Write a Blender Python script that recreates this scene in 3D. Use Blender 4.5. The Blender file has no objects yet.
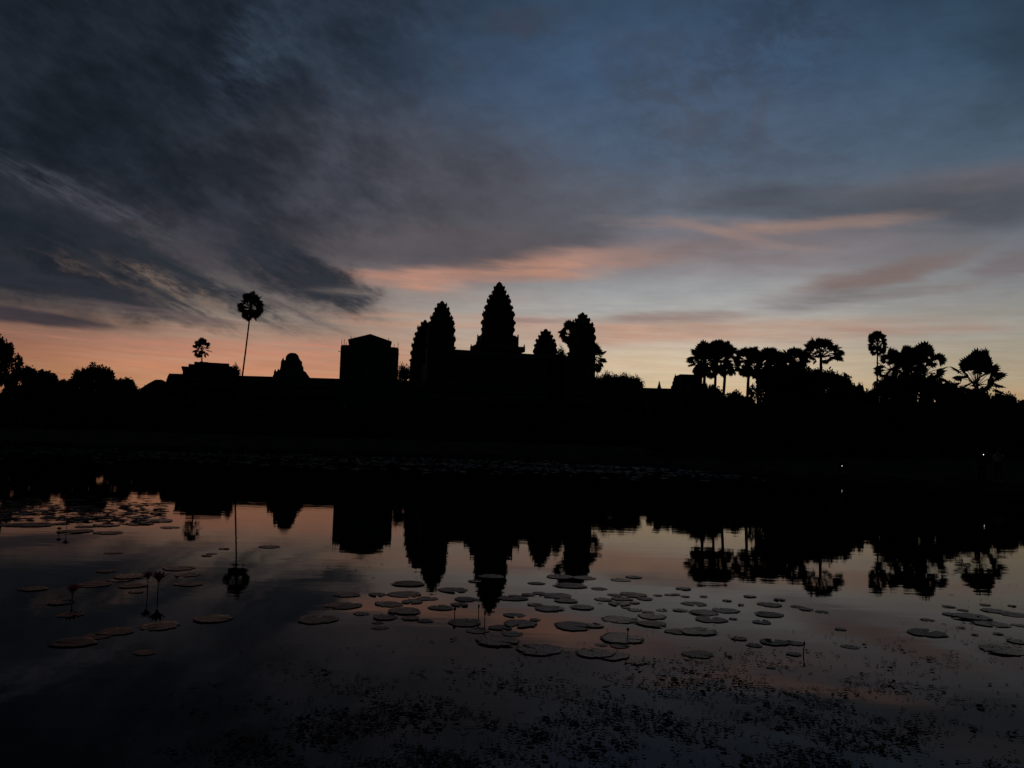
import bpy, bmesh, math, random
from mathutils import Vector, Matrix
R = math.radians
random.seed(7)
S = bpy.context.scene
COL = S.collection

# ------------------------------------------------------------------ camera
FPX = 829.0
PITCH, ROLL, EYE = R(4.06), R(1.72), 1.6
cam = bpy.data.cameras.new('camera')
cam.sensor_fit = 'HORIZONTAL'
cam.sensor_width = 36.0
cam.lens = 36.0 * FPX / 1024.0
cam.clip_start, cam.clip_end = 0.05, 8000
camo = bpy.data.objects.new('camera', cam)
COL.objects.link(camo)
camo.matrix_world = (Matrix.Translation((0, 0, EYE)) @ Matrix.Rotation(R(90) + PITCH, 4, 'X')
                     @ Matrix.Rotation(ROLL, 4, 'Z'))
S.camera = camo
S.cycles.max_bounces = 4; S.cycles.diffuse_bounces = 1; S.cycles.glossy_bounces = 3

def ray(px, py):
    a, b = px - 512, py - 384
    c, s = math.cos(ROLL), math.sin(ROLL)
    u, v = a * c + b * s, -a * s + b * c
    x, y, z = u / FPX, 1.0, -v / FPX
    c, s = math.cos(PITCH), math.sin(PITCH)
    return Vector((x, y * c - z * s, y * s + z * c))

def P(px, py, D):                       # point seen at a pixel, D metres ahead
    r = ray(px, py); k = D / r.y
    return Vector((r.x * k, D, EYE + r.z * k))

def W(px, py):                          # point of the water surface
    r = ray(px, py); k = -EYE / r.z
    return Vector((r.x * k, r.y * k, 0))

# ------------------------------------------------------------------ render look
vs = S.view_settings
S.display_settings.display_device = 'sRGB'
vs.view_transform = 'Standard'; vs.look = 'None'
vs.exposure = 0.0; vs.gamma = 1.0; vs.use_curve_mapping = False

def lin(c):
    return tuple(((v / 255) / 12.92 if v / 255 <= 0.04045 else ((v / 255 + 0.055) / 1.055) ** 2.4) for v in c) + (1.0,)

# ------------------------------------------------------------------ dawn sky
world = bpy.data.worlds.new('World'); S.world = world; world.use_nodes = True
T = world.node_tree; T.nodes.clear()
def N(kind, **kw):
    n = T.nodes.new(kind)
    for k, v in kw.items(): setattr(n, k, v)
    return n
def LK(a, b): T.links.new(a, b)
def M2(op, a, b=None, c=None):
    n = N('ShaderNodeMath', operation=op)
    for i, v in enumerate((a, b, c)):
        if v is None: continue
        if isinstance(v, (int, float)): n.inputs[i].default_value = v
        else: LK(v, n.inputs[i])
    return n.outputs[0]
def MR(v, a, b, lo, hi, smooth=True):
    n = N('ShaderNodeMapRange'); n.interpolation_type = 'SMOOTHSTEP' if smooth else 'LINEAR'
    LK(v, n.inputs['Value'])
    for k, x in zip(('From Min', 'From Max', 'To Min', 'To Max'), (a, b, lo, hi)): n.inputs[k].default_value = x
    return n.outputs[0]
def MIX(f, a, b, mode='MIX'):
    n = N('ShaderNodeMix', data_type='RGBA', blend_type=mode)
    if isinstance(f, (int, float)): n.inputs[0].default_value = f
    else: LK(f, n.inputs[0])
    for i, v in ((6, a), (7, b)):
        if isinstance(v, tuple): n.inputs[i].default_value = v
        else: LK(v, n.inputs[i])
    return n.outputs[2]

tc = N('ShaderNodeTexCoord')
sep = N('ShaderNodeSeparateXYZ'); LK(tc.outputs['Generated'], sep.inputs[0])
az = M2('MULTIPLY', M2('ARCTAN2', sep.outputs[0], sep.outputs[1]), 57.2958)
el = M2('MULTIPLY', M2('ARCSINE', sep.outputs[2]), 57.2958)
cv = N('ShaderNodeCombineXYZ'); LK(az, cv.inputs[0]); LK(el, cv.inputs[1])

def NZ(scale, rot=0.0, detail=6.0, rough=0.6, seed=0.0, dist=0.0, vec=None):
    mp = N('ShaderNodeMapping'); mp.vector_type = 'TEXTURE'
    mp.inputs['Location'].default_value = (seed, seed * 0.7, 0)
    mp.inputs['Rotation'].default_value = (0, 0, R(rot))
    mp.inputs['Scale'].default_value = (scale[0], scale[1], 1)
    LK(vec or cv.outputs[0], mp.inputs[0])
    n = N('ShaderNodeTexNoise'); n.noise_dimensions = '2D'
    n.inputs['Scale'].default_value = 1.0
    n.inputs['Detail'].default_value = detail
    n.inputs['Roughness'].default_value = rough
    n.inputs['Distortion'].default_value = dist
    LK(mp.outputs[0], n.inputs['Vector'])
    return n

def warped(amp_a, amp_e, scale, seed):
    n = NZ(scale, -8, 3, 0.55, seed)
    s = N('ShaderNodeVectorMath', operation='SUBTRACT'); LK(n.outputs['Color'], s.inputs[0]); s.inputs[1].default_value = (.5, .5, .5)
    m = N('ShaderNodeVectorMath', operation='MULTIPLY'); LK(s.outputs[0], m.inputs[0]); m.inputs[1].default_value = (amp_a, amp_e, 0)
    a = N('ShaderNodeVectorMath', operation='ADD'); LK(cv.outputs[0], a.inputs[0]); LK(m.outputs[0], a.inputs[1])
    return a.outputs[0]
WA = warped(7, 2.6, (7, 2.4), 3.0)       # billowing edges
WB = warped(6, .9, (9, 1.3), 11.0)       # long flat streaks
WC = warped(3, 1.6, (2.2, 1.1), 31.0)    # ragged edges

TEX = {
    'hor': MR(NZ((7, .75), -1.5, 4, .58, 21, .15).outputs[0], .36, .64, 0, 1),
    'thin': MR(NZ((6, .36), -1.2, 4, .6, 5, .12).outputs[0], .35, .65, 0, 1),
    'fib': MR(NZ((4.2, .42), -22, 5, .70, 41, .12).outputs[0], .37, .63, 0, 1),
    'puff': MR(NZ((3.2, 1.8), -18, 7, .70, 77, .25).outputs[0], .34, .66, 0, 1),
    'fine': MR(NZ((1.5, .38), -20, 6, .74, 17, .15).outputs[0], .34, .66, 0, 1),
}

def ramp(stops):
    n = N('ShaderNodeValToRGB'); n.color_ramp.interpolation = 'B_SPLINE' if False else 'EASE'
    LK(M2('DIVIDE', el, 90.0), n.inputs[0])
    cr = n.color_ramp
    while len(cr.elements) > 1: cr.elements.remove(cr.elements[-1])
    cr.elements[0].position = stops[0][0] / 90; cr.elements[0].color = lin(stops[0][1])
    for e, c in stops[1:]:
        x = cr.elements.new(e / 90); x.color = lin(c)
    return n.outputs[0]

#SKYRAMPS
cL = ramp([(0, (150, 100, 66)), (3.5, (154, 108, 78)), (5, (142, 100, 80)), (6.5, (122, 92, 82)), (8, (108, 98, 92)), (10, (92, 88, 92)),
           (13, (70, 70, 78)), (17, (50, 56, 66)), (22, (34, 44, 55)), (29, (28, 36, 45)), (45, (16, 22, 30)), (90, (8, 12, 18))])
cM1 = ramp([(0, (200, 142, 96)), (3.5, (196, 142, 108)), (5, (188, 138, 112)), (6.5, (170, 138, 120)), (8, (156, 142, 130)), (10, (140, 128, 124)),
           (13, (108, 98, 104)), (17, (80, 82, 92)), (21, (60, 70, 86)), (26, (48, 60, 76)), (29, (42, 52, 66)), (45, (24, 32, 44)), (90, (8, 12, 18))])
cC = ramp([(0, (214, 180, 130)), (3.5, (210, 186, 148)), (5.5, (206, 188, 160)), (7.5, (190, 177, 162)), (9.5, (168, 168, 166)), (12, (146, 144, 148)),
           (15, (104, 112, 124)), (20, (78, 95, 117)), (25, (64, 86, 113)), (29, (54, 75, 98)), (45, (26, 36, 48)), (90, (8, 12, 18))])
cR = ramp([(0, (182, 146, 104)), (3, (180, 152, 114)), (5.5, (166, 156, 134)), (8, (150, 148, 140)), (10.5, (130, 132, 134)), (13, (106, 110, 117)),
           (15.5, (86, 95, 106)), (19, (73, 92, 110)), (24, (59, 81, 102)), (28, (42, 61, 79)), (45, (18, 26, 38)), (90, (8, 12, 18))])
c = MIX(MR(az, -36, -19, 0, 1), cL, cM1)
c = MIX(MR(az, -13, 7, 0, 1), c, cC)
c = MIX(MR(az, 12, 34, 0, 1), c, cR)
# gentle streaks everywhere, stronger and warmer near the horizon
c = MIX(M2('MULTIPLY', TEX['thin'], MR(el, 3, 12, .36, .0)), c, MIX(1.0, c, (1.0, .82, .76, 1), 'MULTIPLY'))
c = MIX(M2('MULTIPLY', TEX['puff'], MR(el, 10, 22, .0, .30)), c, MIX(1.0, c, (.80, .74, .74, 1), 'MULTIPLY'))

def feat(px, py, rx, ry, rot, col, op, inner=.2, tex=None, lo=.3, wv='A'):
    """a cloud: centre and half axes in hundredths of the field of view, tilt in degrees, colour, opacity"""
    global c
    r = ray(px, py).normalized()
    a0, e0 = math.degrees(math.atan2(r.x, r.y)), math.degrees(math.asin(r.z))
    mp = N('ShaderNodeMapping'); mp.vector_type = 'TEXTURE'
    mp.inputs['Location'].default_value = (a0, e0, 0)
    mp.inputs['Rotation'].default_value = (0, 0, R(rot))
    k = 1 / 14.6
    mp.inputs['Scale'].default_value = (rx * k * 1.15, ry * k * 1.25, 1)
    ch = N('ShaderNodeVectorMath', operation='MULTIPLY_ADD')    # chains the clouds one after the other
    LK(c, ch.inputs[0]); ch.inputs[1].default_value = (1e-6, 1e-6, 1e-6)
    LK({'A': WA, 'B': WB, 'C': WC, '0': cv.outputs[0]}[wv], ch.inputs[2])
    LK(ch.outputs[0], mp.inputs[0])
    ln = N('ShaderNodeVectorMath', operation='LENGTH'); LK(mp.outputs[0], ln.inputs[0])
    m = MR(ln.outputs['Value'], inner, 1.0, op, 0.0)
    if tex: m = M2('MULTIPLY_ADD', M2('MULTIPLY', m, 1 - lo), TEX[tex], M2('MULTIPLY', m, lo))
    c = MIX(m, c, lin(col))

#FEATS
# high dark bank, upper left
feat(60, 50, 330, 200, 0, (27, 34, 43), .92, .4, 'puff', .8)
feat(190, 140, 190, 140, -25, (31, 38, 47), .9, .3, 'puff', .75)
feat(20, 190, 240, 110, -8, (31, 38, 46), .8, .3, 'puff', .7)
feat(110, 110, 190, 120, -15, (28, 34, 42), .8, .3, 'puff', .8)
feat(285, 30, 50, 60, -20, (58, 72, 90), .5, .1, 'puff', .1, 'C')
feat(255, 50, 46, 90, -20, (52, 64, 80), .55, .1, 'fine', .1, 'C')
feat(300, 70, 60, 60, -20, (50, 58, 70), .5, .1, 'puff', .1, 'C')
# grey-mauve sheet, centre
feat(430, 205, 270, 90, -4, (76, 75, 82), .85, .25, 'puff', .8)
feat(370, 215, 120, 55, -10, (66, 68, 76), .6, .2, 'puff', .5)
feat(480, 248, 210, 30, 2, (88, 82, 86), .85, .2, 'hor', .8, 'B')
feat(340, 150, 100, 70, -30, (52, 58, 69), .6, .1, 'puff', .4)
feat(480, 160, 70, 28, 10, (66, 70, 80), .6, .1, 'puff', .3, 'C')
feat(560, 215, 90, 25, 0, (84, 84, 92), .6, .1, 'puff', .4)
# fibrous lower edge of the bank
feat(215, 262, 190, 40, -18, (80, 74, 79), .75, .2, 'puff', .5)
feat(150, 150, 190, 75, -12, (32, 38, 47), .75, .3, 'puff', .7)
feat(90, 200, 100, 17, -16, (66, 72, 82), .6, .1, 'fib', .05, 'C')
feat(130, 222, 140, 15, -18, (78, 76, 82), .55, .1, 'fine', .0, 'C')
feat(25, 256, 150, 46, -10, (31, 37, 45), .95, .45, 'puff', .8, 'C')
feat(125, 250, 150, 20, -20, (40, 45, 53), .95, .25, 'fib', .3, 'C')
feat(195, 278, 140, 15, -23, (44, 49, 57), .9, .25, 'fine', .35, 'C')
feat(105, 278, 60, 6, -20, (120, 98, 88), .5, .1, 'fine', .2, 'C')
feat(178, 290, 80, 10, -22, (140, 118, 104), .55, .1, 'fine', .05, 'C')
feat(150, 292, 110, 12, -22, (52, 54, 60), .8, .2, 'fib', .0, 'C')
feat(95, 293, 95, 9, -14, (44, 47, 55), .9, .3, 'fine', .6, 'C')
feat(250, 262, 110, 26, -22, (56, 58, 65), .85, .2, 'fine', .45, 'C')
feat(265, 300, 80, 8, -20, (120, 112, 108), .7, .1, 'fine', .1, 'C')
feat(290, 309, 75, 4.5, -20, (84, 78, 80), .7, .2, 'fine', .4, '0')
feat(60, 288, 130, 13, -7, (44, 47, 55), .85, .25, 'fine', .7, 'C')
feat(22, 315, 75, 7, -2, (52, 50, 58), .9, .35, None, 0, 'B')
feat(150, 312, 150, 5, -3, (92, 80, 82), .55, .2, 'thin', .3, 'B')
feat(190, 320, 130, 6, -2, (112, 94, 92), .55, .2, 'thin', .3, 'B')
feat(60, 338, 130, 7, 0, (118, 88, 82), .5, .2, 'thin', .3, 'B')
# glowing undersides
feat(412, 281, 85, 10, 0, (198, 144, 120), .85, .1, 'hor', .6, 'B')
feat(455, 276, 120, 9, 1, (182, 136, 118), .7, .2, 'hor', .6, 'B')
feat(550, 267, 125, 16, 5, (186, 140, 120), .9, .1, 'hor', .55, 'B')
feat(640, 254, 125, 15, 4, (164, 130, 118), .85, .1, 'hor', .6, 'B')
feat(295, 270, 95, 27, -20, (40, 45, 53), .95, .35, 'fine', .8, 'C')
feat(325, 281, 66, 19, -22, (42, 47, 55), .95, .2, 'fine', .55, 'C')
feat(318, 290, 80, 9, -24, (50, 54, 61), .9, .2, 'fine', .3, 'C')
feat(350, 291, 42, 11, -14, (50, 54, 62), .8, .3, 'fine', .5, 'C')
feat(440, 296, 130, 8, 0, (158, 142, 134), .5, .2, 'thin', .4, 'B')
feat(400, 322, 120, 9, 0, (194, 148, 126), .6, .1, 'thin', .3, 'B')
feat(530, 322, 100, 8, 0, (182, 142, 126), .7, .2, 'hor', .6, 'B')
feat(535, 319, 60, 3.5, 0, (146, 124, 118), .7, .2, None, 0, 'B')
feat(120, 340, 200, 8, -1, (172, 122, 102), .5, .1, 'thin', .1, 'B')
feat(220, 350, 200, 9, 0, (194, 132, 108), .6, .1, 'thin', .15, 'B')
feat(240, 372, 200, 8, 0, (200, 136, 104), .6, .1, 'thin', .1, 'B')
feat(320, 346, 120, 7, 0, (196, 134, 112), .7, .1, 'thin', .2, 'B')
feat(630, 334, 150, 13, 1, (188, 148, 128), .9, .3, 'hor', .7, 'B')
feat(665, 318, 95, 7, 2, (144, 124, 118), .85, .2, 'hor', .7, 'B')
feat(790, 330, 170, 14, 0, (178, 148, 130), .8, .2, 'hor', .6, 'B')
feat(910, 331, 85, 6, 0, (172, 134, 122), .75, .15, 'hor', .5, 'B')
# right side bands
feat(640, 205, 150, 40, 0, (92, 95, 104), .6, .1, 'puff', .5)
feat(760, 247, 190, 28, -2, (122, 112, 115), .85, .2, 'hor', .7, 'B')
feat(700, 232, 110, 12, 0, (112, 112, 122), .6, .1, 'hor', .5, 'B')
feat(764, 199, 80, 15, 3, (74, 79, 88), .9, .2, 'hor', .8, 'B')
feat(884, 200, 130, 17, 0, (78, 82, 91), .85, .25, 'hor', .7, 'B')
feat(985, 209, 110, 21, -2, (78, 81, 89), .9, .25, 'hor', .8, 'B')
feat(977, 178, 130, 15, 0, (102, 97, 102), .75, .15, 'hor', .6, 'B')
feat(820, 224, 115, 9, 1, (158, 130, 118), .85, .05, 'hor', .7, 'B')
feat(725, 233, 72, 6, -14, (152, 128, 120), .7, .05, None, 0, '0')
feat(790, 248, 60, 4, -6, (140, 124, 122), .6, .1, None, 0, '0')
feat(655, 222, 80, 7, -3, (136, 118, 116), .6, .1, 'hor', .4, 'B')
feat(900, 270, 90, 11, 10, (122, 108, 106), .8, .1, 'hor', .8, 'B')
feat(850, 281, 120, 11, 8, (124, 108, 104), .85, .2, 'hor', .7, 'B')
feat(820, 299, 90, 11, 4, (112, 106, 108), .8, .2, 'hor', .7, 'B')
feat(925, 290, 75, 6, 5, (124, 116, 114), .7, .15, 'hor', .6, 'B')
feat(1018, 266, 44, 14, 5, (110, 101, 105), .85, .25, 'hor', .8, 'B')
feat(660, 290, 150, 16, 0, (152, 156, 158), .6, .2, None, 0, 'B')
# thin veils high up
feat(720, 130, 140, 70, -30, (76, 82, 95), .6, .1, 'puff', .3)
feat(650, 80, 60, 70, -30, (66, 76, 92), .5, .1, 'puff', .2)
feat(790, 25, 150, 50, 20, (50, 60, 76), .6, .1, 'puff', .2)
feat(525, 22, 70, 16, 5, (66, 70, 84), .6, .1, 'puff', .3, 'C')
feat(470, 70, 40, 14, 0, (60, 68, 82), .5, .1, 'puff', .2, 'C')
feat(345, 8, 110, 32, 0, (36, 44, 56), .8, .2, 'puff', .4, 'C')
feat(1015, 20, 60, 90, 0, (38, 54, 68), .6, .1, None, 0)

# mottling of the cloud itself
def mottle(noise, lo, hi, tint, mask):
    global c
    g = MR(noise, .34, .66, lo, hi)
    v = N('ShaderNodeVectorMath', operation='SCALE'); v.inputs[0].default_value = tint; LK(g, v.inputs['Scale'])
    c = MIX(mask, c, v.outputs[0], 'MULTIPLY')
mk = M2('MULTIPLY', MR(az, 0, -18, .1, 1), MR(el, 10, 15, 0, 1))
mottle(NZ((5.2, 3.0), -24, 5, .60, 91, 0).outputs[0], .80, 1.20, (.98, 1.0, 1.03), mk)
mottle(NZ((1.7, .8), -20, 4, .62, 55, 0).outputs[0], .91, 1.10, (1, 1, 1), mk)
mottle(NZ((7.5, 2.3), 7, 6, .60, 63, 0).outputs[0], .94, 1.06, (1.0, .99, .985), MR(el, 5, 10, .5, 1))
mottle(NZ((5.5, .32), -2, 4, .60, 83, 0).outputs[0], .955, 1.04, (1, 1, 1), MR(el, 7, 14, 1, 0))
# the sky behind and overhead is still night
c = MIX(MR(M2('ABSOLUTE', az), 42, 100, 0, 1), c, (0.0035, 0.005, 0.008, 1))
c = MIX(MR(el, -4, -0.5, 1, 0), c, (0.004, 0.004, 0.005, 1))
bg = N('ShaderNodeBackground'); LK(c, bg.inputs[0]); bg.inputs[1].default_value = 1.0
wo = N('ShaderNodeOutputWorld'); LK(bg.outputs[0], wo.inputs[0])
world.cycles.sampling_method = 'NONE'

# ------------------------------------------------------------------ materials
def mat(name, col, rough=.8, var=.3, scale=3.0, bump=.0, spec=.3, emis=None, es=0.0, ior=1.45):
    m = bpy.data.materials.new(name); m.use_nodes = True
    t = m.node_tree; b = t.nodes['Principled BSDF']
    b.inputs['Roughness'].default_value = rough
    b.inputs['Specular IOR Level'].default_value = spec; b.inputs['IOR'].default_value = ior
    co = t.nodes.new('ShaderNodeTexCoord'); n = t.nodes.new('ShaderNodeTexNoise')
    n.inputs['Scale'].default_value = scale; n.inputs['Detail'].default_value = 6
    t.links.new(co.outputs['Object'], n.inputs['Vector'])
    r = t.nodes.new('ShaderNodeValToRGB')
    r.color_ramp.elements[0].position = .3; r.color_ramp.elements[1].position = .7
    r.color_ramp.elements[0].color = tuple(v * (1 - var) for v in col) + (1,)
    r.color_ramp.elements[1].color = tuple(min(1, v * (1 + var)) for v in col) + (1,)
    t.links.new(n.outputs[0], r.inputs[0]); t.links.new(r.outputs[0], b.inputs['Base Color'])
    if bump:
        bp = t.nodes.new('ShaderNodeBump'); bp.inputs['Strength'].default_value = bump; bp.inputs['Distance'].default_value = .05
        t.links.new(n.outputs[0], bp.inputs['Height']); t.links.new(bp.outputs[0], b.inputs['Normal'])
    if emis:
        b.inputs['Emission Color'].default_value = emis + (1,); b.inputs['Emission Strength'].default_value = es
    return m
M = dict(
    stone=mat('weathered_sandstone', (.12, .115, .10), .9, .4, .6, .5),
    roof=mat('lichen_roof_stone', (.09, .09, .08), .9, .4, .8, .5),
    leaf=mat('tree_leaf', (.045, .065, .03), .7, .35, .4),
    palmleaf=mat('palm_leaf', (.05, .07, .03), .6, .3, .6),
    bark=mat('bark', (.09, .075, .06), .9, .4, 6, .6),
    grass=mat('grass_bank', (.05, .06, .03), 1.0, .5, .5, .4, 0.0),
    pad=mat('lily_pad_leaf', (.022, .024, .016), .2, .4, 9, .15, .3, None, 0, 1.2),
    pad_old=mat('old_lily_pad_leaf', (.03, .022, .014), .26, .5, 14, .2, .3, None, 0, 1.18),
    padfar=mat('distant_lily_pad', (.03, .035, .022), .5, .35, 9, .3, .12),
    padrim=mat('lily_pad_edge', (.07, .035, .035), .5, .3, 9, 0, .3),
    stem=mat('lily_stem', (.05, .03, .03), .6, .3, 20),
    petal=mat('lily_petal', (.72, .10, .18), .5, .25, 30),
    stamen=mat('lily_stamen', (.5, .35, .08), .6, .2, 30),
    weed=mat('pond_weed', (.022, .024, .016), .75, .5, 14, 0, .1),
    steel=mat('scaffold_steel', (.22, .21, .20), .5, .2, 4),
    tarp=mat('green_tarpaulin', (.10, .12, .10), .8, .3, .5, .3),
    sheet=mat('roof_sheet', (.13, .12, .12), .6, .3, 1.2),
    wood=mat('scaffold_plank', (.16, .12, .08), .8, .3, 5),
    skin=mat('skin', (.30, .18, .12), .6, .1, 8),
    shirt=mat('pale_shirt', (.45, .43, .40), .85, .1, 8),
    shirt2=mat('dark_shirt', (.06, .07, .10), .85, .1, 8),
    trousers=mat('dark_trousers', (.04, .04, .05), .85, .1, 8),
    hair=mat('black_hair', (.012, .010, .009), .6, .1, 20),
    phone=mat('phone_body', (.02, .02, .02), .3, .1, 5),
    lamp=mat('phone_torch', (1, 1, 1), .5, 0, 5, 0, .3, (1.0, .97, .9), 3.5),
)

def water_mat():
    m = bpy.data.materials.new('pond_water'); m.use_nodes = True
    t = m.node_tree; t.nodes.clear()
    def n(k, **kw):
        x = t.nodes.new(k)
        for a, b in kw.items(): setattr(x, a, b)
        return x
    g = n('ShaderNodeNewGeometry')
    def noise(sx, sy, detail, seed):
        mp = n('ShaderNodeMapping'); mp.inputs['Scale'].default_value = (sx, sy, 1); mp.inputs['Location'].default_value = (seed, seed, 0)
        t.links.new(g.outputs['Position'], mp.inputs[0])
        z = n('ShaderNodeTexNoise'); z.inputs['Scale'].default_value = 1; z.inputs['Detail'].default_value = detail
        t.links.new(mp.outputs[0], z.inputs['Vector']); return z.outputs[0]
    b1 = n('ShaderNodeBump'); b1.inputs['Strength'].default_value = 1; b1.inputs['Distance'].default_value = WAVE[0]
    t.links.new(noise(.9, 2.6, 2, 0), b1.inputs['Height'])
    b2 = n('ShaderNodeBump'); b2.inputs['Strength'].default_value = 1; b2.inputs['Distance'].default_value = WAVE[1]
    t.links.new(noise(6, 13, 3, 9), b2.inputs['Height']); t.links.new(b1.outputs[0], b2.inputs['Normal'])
    gl = n('ShaderNodeBsdfGlossy'); gl.inputs['Roughness'].default_value = WAVE[2]
    gl.inputs['Color'].default_value = (.56, .53, .51, 1)
    df = n('ShaderNodeBsdfDiffuse'); df.inputs['Color'].default_value = (.010, .012, .010, 1)
    fr = n('ShaderNodeFresnel'); fr.inputs['IOR'].default_value = 1.33
    for x in (gl, df, fr): t.links.new(b2.outputs[0], x.inputs['Normal'])
    mx = n('ShaderNodeMixShader'); t.links.new(fr.outputs[0], mx.inputs[0]); t.links.new(df.outputs[0], mx.inputs[1]); t.links.new(gl.outputs[0], mx.inputs[2])
    o = n('ShaderNodeOutputMaterial'); t.links.new(mx.outputs[0], o.inputs[0])
    return m
WAVE = (.0009, .00012, .013)
M['water'] = water_mat()

# ------------------------------------------------------------------ helpers
def link(name, bm, m, parent=None, smooth=False):
    me = bpy.data.meshes.new(name)
    bmesh.ops.recalc_face_normals(bm, faces=bm.faces) if len(bm.faces) < 60000 else None
    bm.to_mesh(me); bm.free()
    for mm in (m if isinstance(m, (list, tuple)) else [m]): me.materials.append(mm)
    if smooth:
        for p in me.polygons: p.use_smooth = True
    o = bpy.data.objects.new(name, me); COL.objects.link(o)
    if parent: o.parent = parent
    return o
def raw(name, V, F, m, parent=None, smooth=False):
    me = bpy.data.meshes.new(name); me.from_pydata(V, [], F); me.materials.append(m); me.update()
    if smooth:
        for p in me.polygons: p.use_smooth = True
    o = bpy.data.objects.new(name, me); COL.objects.link(o)
    if parent: o.parent = parent
    return o
def tag(o, label=None, cat=None, group=None, kind=None):
    if label: o['label'] = label
    if cat: o['category'] = cat
    if group: o['group'] = group
    if kind: o['kind'] = kind
    return o
def empty(name, loc, rz=0.0):
    o = bpy.data.objects.new(name, None); COL.objects.link(o)
    o.location = loc; o.rotation_euler = (0, 0, rz); o.empty_display_size = .3
    return o
def copy_tree(o, parent=None):
    k = o.copy(); COL.objects.link(k); k.parent = parent
    for ch in list(o.children): copy_tree(ch, k)
    return k
def box(bm, x0, x1, y0, y1, z0, z1):
    v = [bm.verts.new(p) for p in ((x0, y0, z0), (x1, y0, z0), (x1, y1, z0), (x0, y1, z0), (x0, y0, z1), (x1, y0, z1), (x1, y1, z1), (x0, y1, z1))]
    for f in ((0, 3, 2, 1), (4, 5, 6, 7), (0, 1, 5, 4), (1, 2, 6, 5), (2, 3, 7, 6), (3, 0, 4, 7)): bm.faces.new([v[i] for i in f])
def tube(bm, pts, rad, n=8):
    rings = []
    for i, p in enumerate(pts):
        p = Vector(p)
        d = (Vector(pts[min(i + 1, len(pts) - 1)]) - Vector(pts[max(i - 1, 0)])).normalized()
        a = d.cross(Vector((0, 0, 1)) if abs(d.z) < .9 else Vector((1, 0, 0))).normalized(); b = d.cross(a)
        r = rad[i] if isinstance(rad, (list, tuple)) else rad
        rings.append([bm.verts.new(p + a * math.cos(k * 2 * math.pi / n) * r + b * math.sin(k * 2 * math.pi / n) * r) for k in range(n)])
    for A, B in zip(rings, rings[1:]):
        for k in range(n): bm.faces.new((A[k], A[(k + 1) % n], B[(k + 1) % n], B[k]))
    bm.faces.new(rings[0][::-1]); bm.faces.new(rings[-1])
def loft(bm, rings, cap=True):
    L = [[bm.verts.new(p) for p in r] for r in rings]; n = len(L[0])
    for A, B in zip(L, L[1:]):
        for k in range(n): bm.faces.new((A[k], A[(k + 1) % n], B[(k + 1) % n], B[k]))
    if cap: bm.faces.new(L[0][::-1]); bm.faces.new(L[-1])

# ------------------------------------------------------------------ ground and pond
SHORE = [(-160, 60), (-95, 72), (-45, 80), (0, 85), (12, 68), (18, 54), (21, 44), (26, 33), (42, 26), (60, 16), (60, 2), (0, 2.2), (-60, 2), (-120, 4), (-165, 20)]
CX, CY = -30.0, 30.0
def shore_r(a):
    d = (math.cos(a), math.sin(a)); best = 1e9
    for i in range(len(SHORE)):
        x1, y1 = SHORE[i]; x2, y2 = SHORE[(i + 1) % len(SHORE)]
        x1 -= CX; x2 -= CX; y1 -= CY; y2 -= CY
        den = d[0] * (y2 - y1) - d[1] * (x2 - x1)
        if abs(den) < 1e-9: continue
        t = (x1 * (y2 - y1) - y1 * (x2 - x1)) / den
        s = (x1 * d[1] - y1 * d[0]) / den
        if t > 0 and -1e-6 <= s <= 1 + 1e-6: best = min(best, t)
    return best
NA = 360
RR = [shore_r(2 * math.pi * k / NA) for k in range(NA)]
def gz(x, y):                            # height of the ground
    a = math.atan2(y - CY, x - CX) % (2 * math.pi); r = math.hypot(x - CX, y - CY)
    d = r - RR[int(a / 2 / math.pi * NA) % NA]
    if d < 0: return -.3
    return .05 + .3 * min(d / .6, 1) + (1.25 * min(max(d - 4, 0) / 40, 1))
V, F = [], []
offs = [-3, -.8, 0, .3, .6, 1.5, 3, 4, 8, 14, 22, 32, 44, 80, 160, 400, 1200, 5000]
for j, of in enumerate(offs):
    for k in range(NA):
        a = 2 * math.pi * k / NA; r = RR[k] + of
        wob = random.uniform(-.12, .12) if 0 <= of < 5 else 0
        z = -.9 if of == -3 else (-.35 if of < 0 else .05 + .3 * min(of / .6, 1) + 1.25 * min(max(of - 4, 0) / 40, 1) + wob * .4)
        if of == 0: z = -.02
        V.append((CX + (r + wob) * math.cos(a), CY + (r + wob) * math.sin(a), z))
for j in range(len(offs) - 1):
    for k in range(NA): F.append((j * NA + k, j * NA + (k + 1) % NA, (j + 1) * NA + (k + 1) % NA, (j + 1) * NA + k))
V.append((CX, CY, -1.2)); F += [(len(V) - 1, k, (k + 1) % NA) for k in range(NA)]
tag(raw('ground', V, F, M['grass'], smooth=True), kind='structure')
V = [(CX, CY, 0)] + [(CX + (RR[k] + .25) * math.cos(2 * math.pi * k / NA), CY + (RR[k] + .25) * math.sin(2 * math.pi * k / NA), 0) for k in range(NA)]
tag(raw('water', V, [(0, k + 1, (k + 1) % NA + 1) for k in range(NA)], M['water']), kind='structure')

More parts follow.
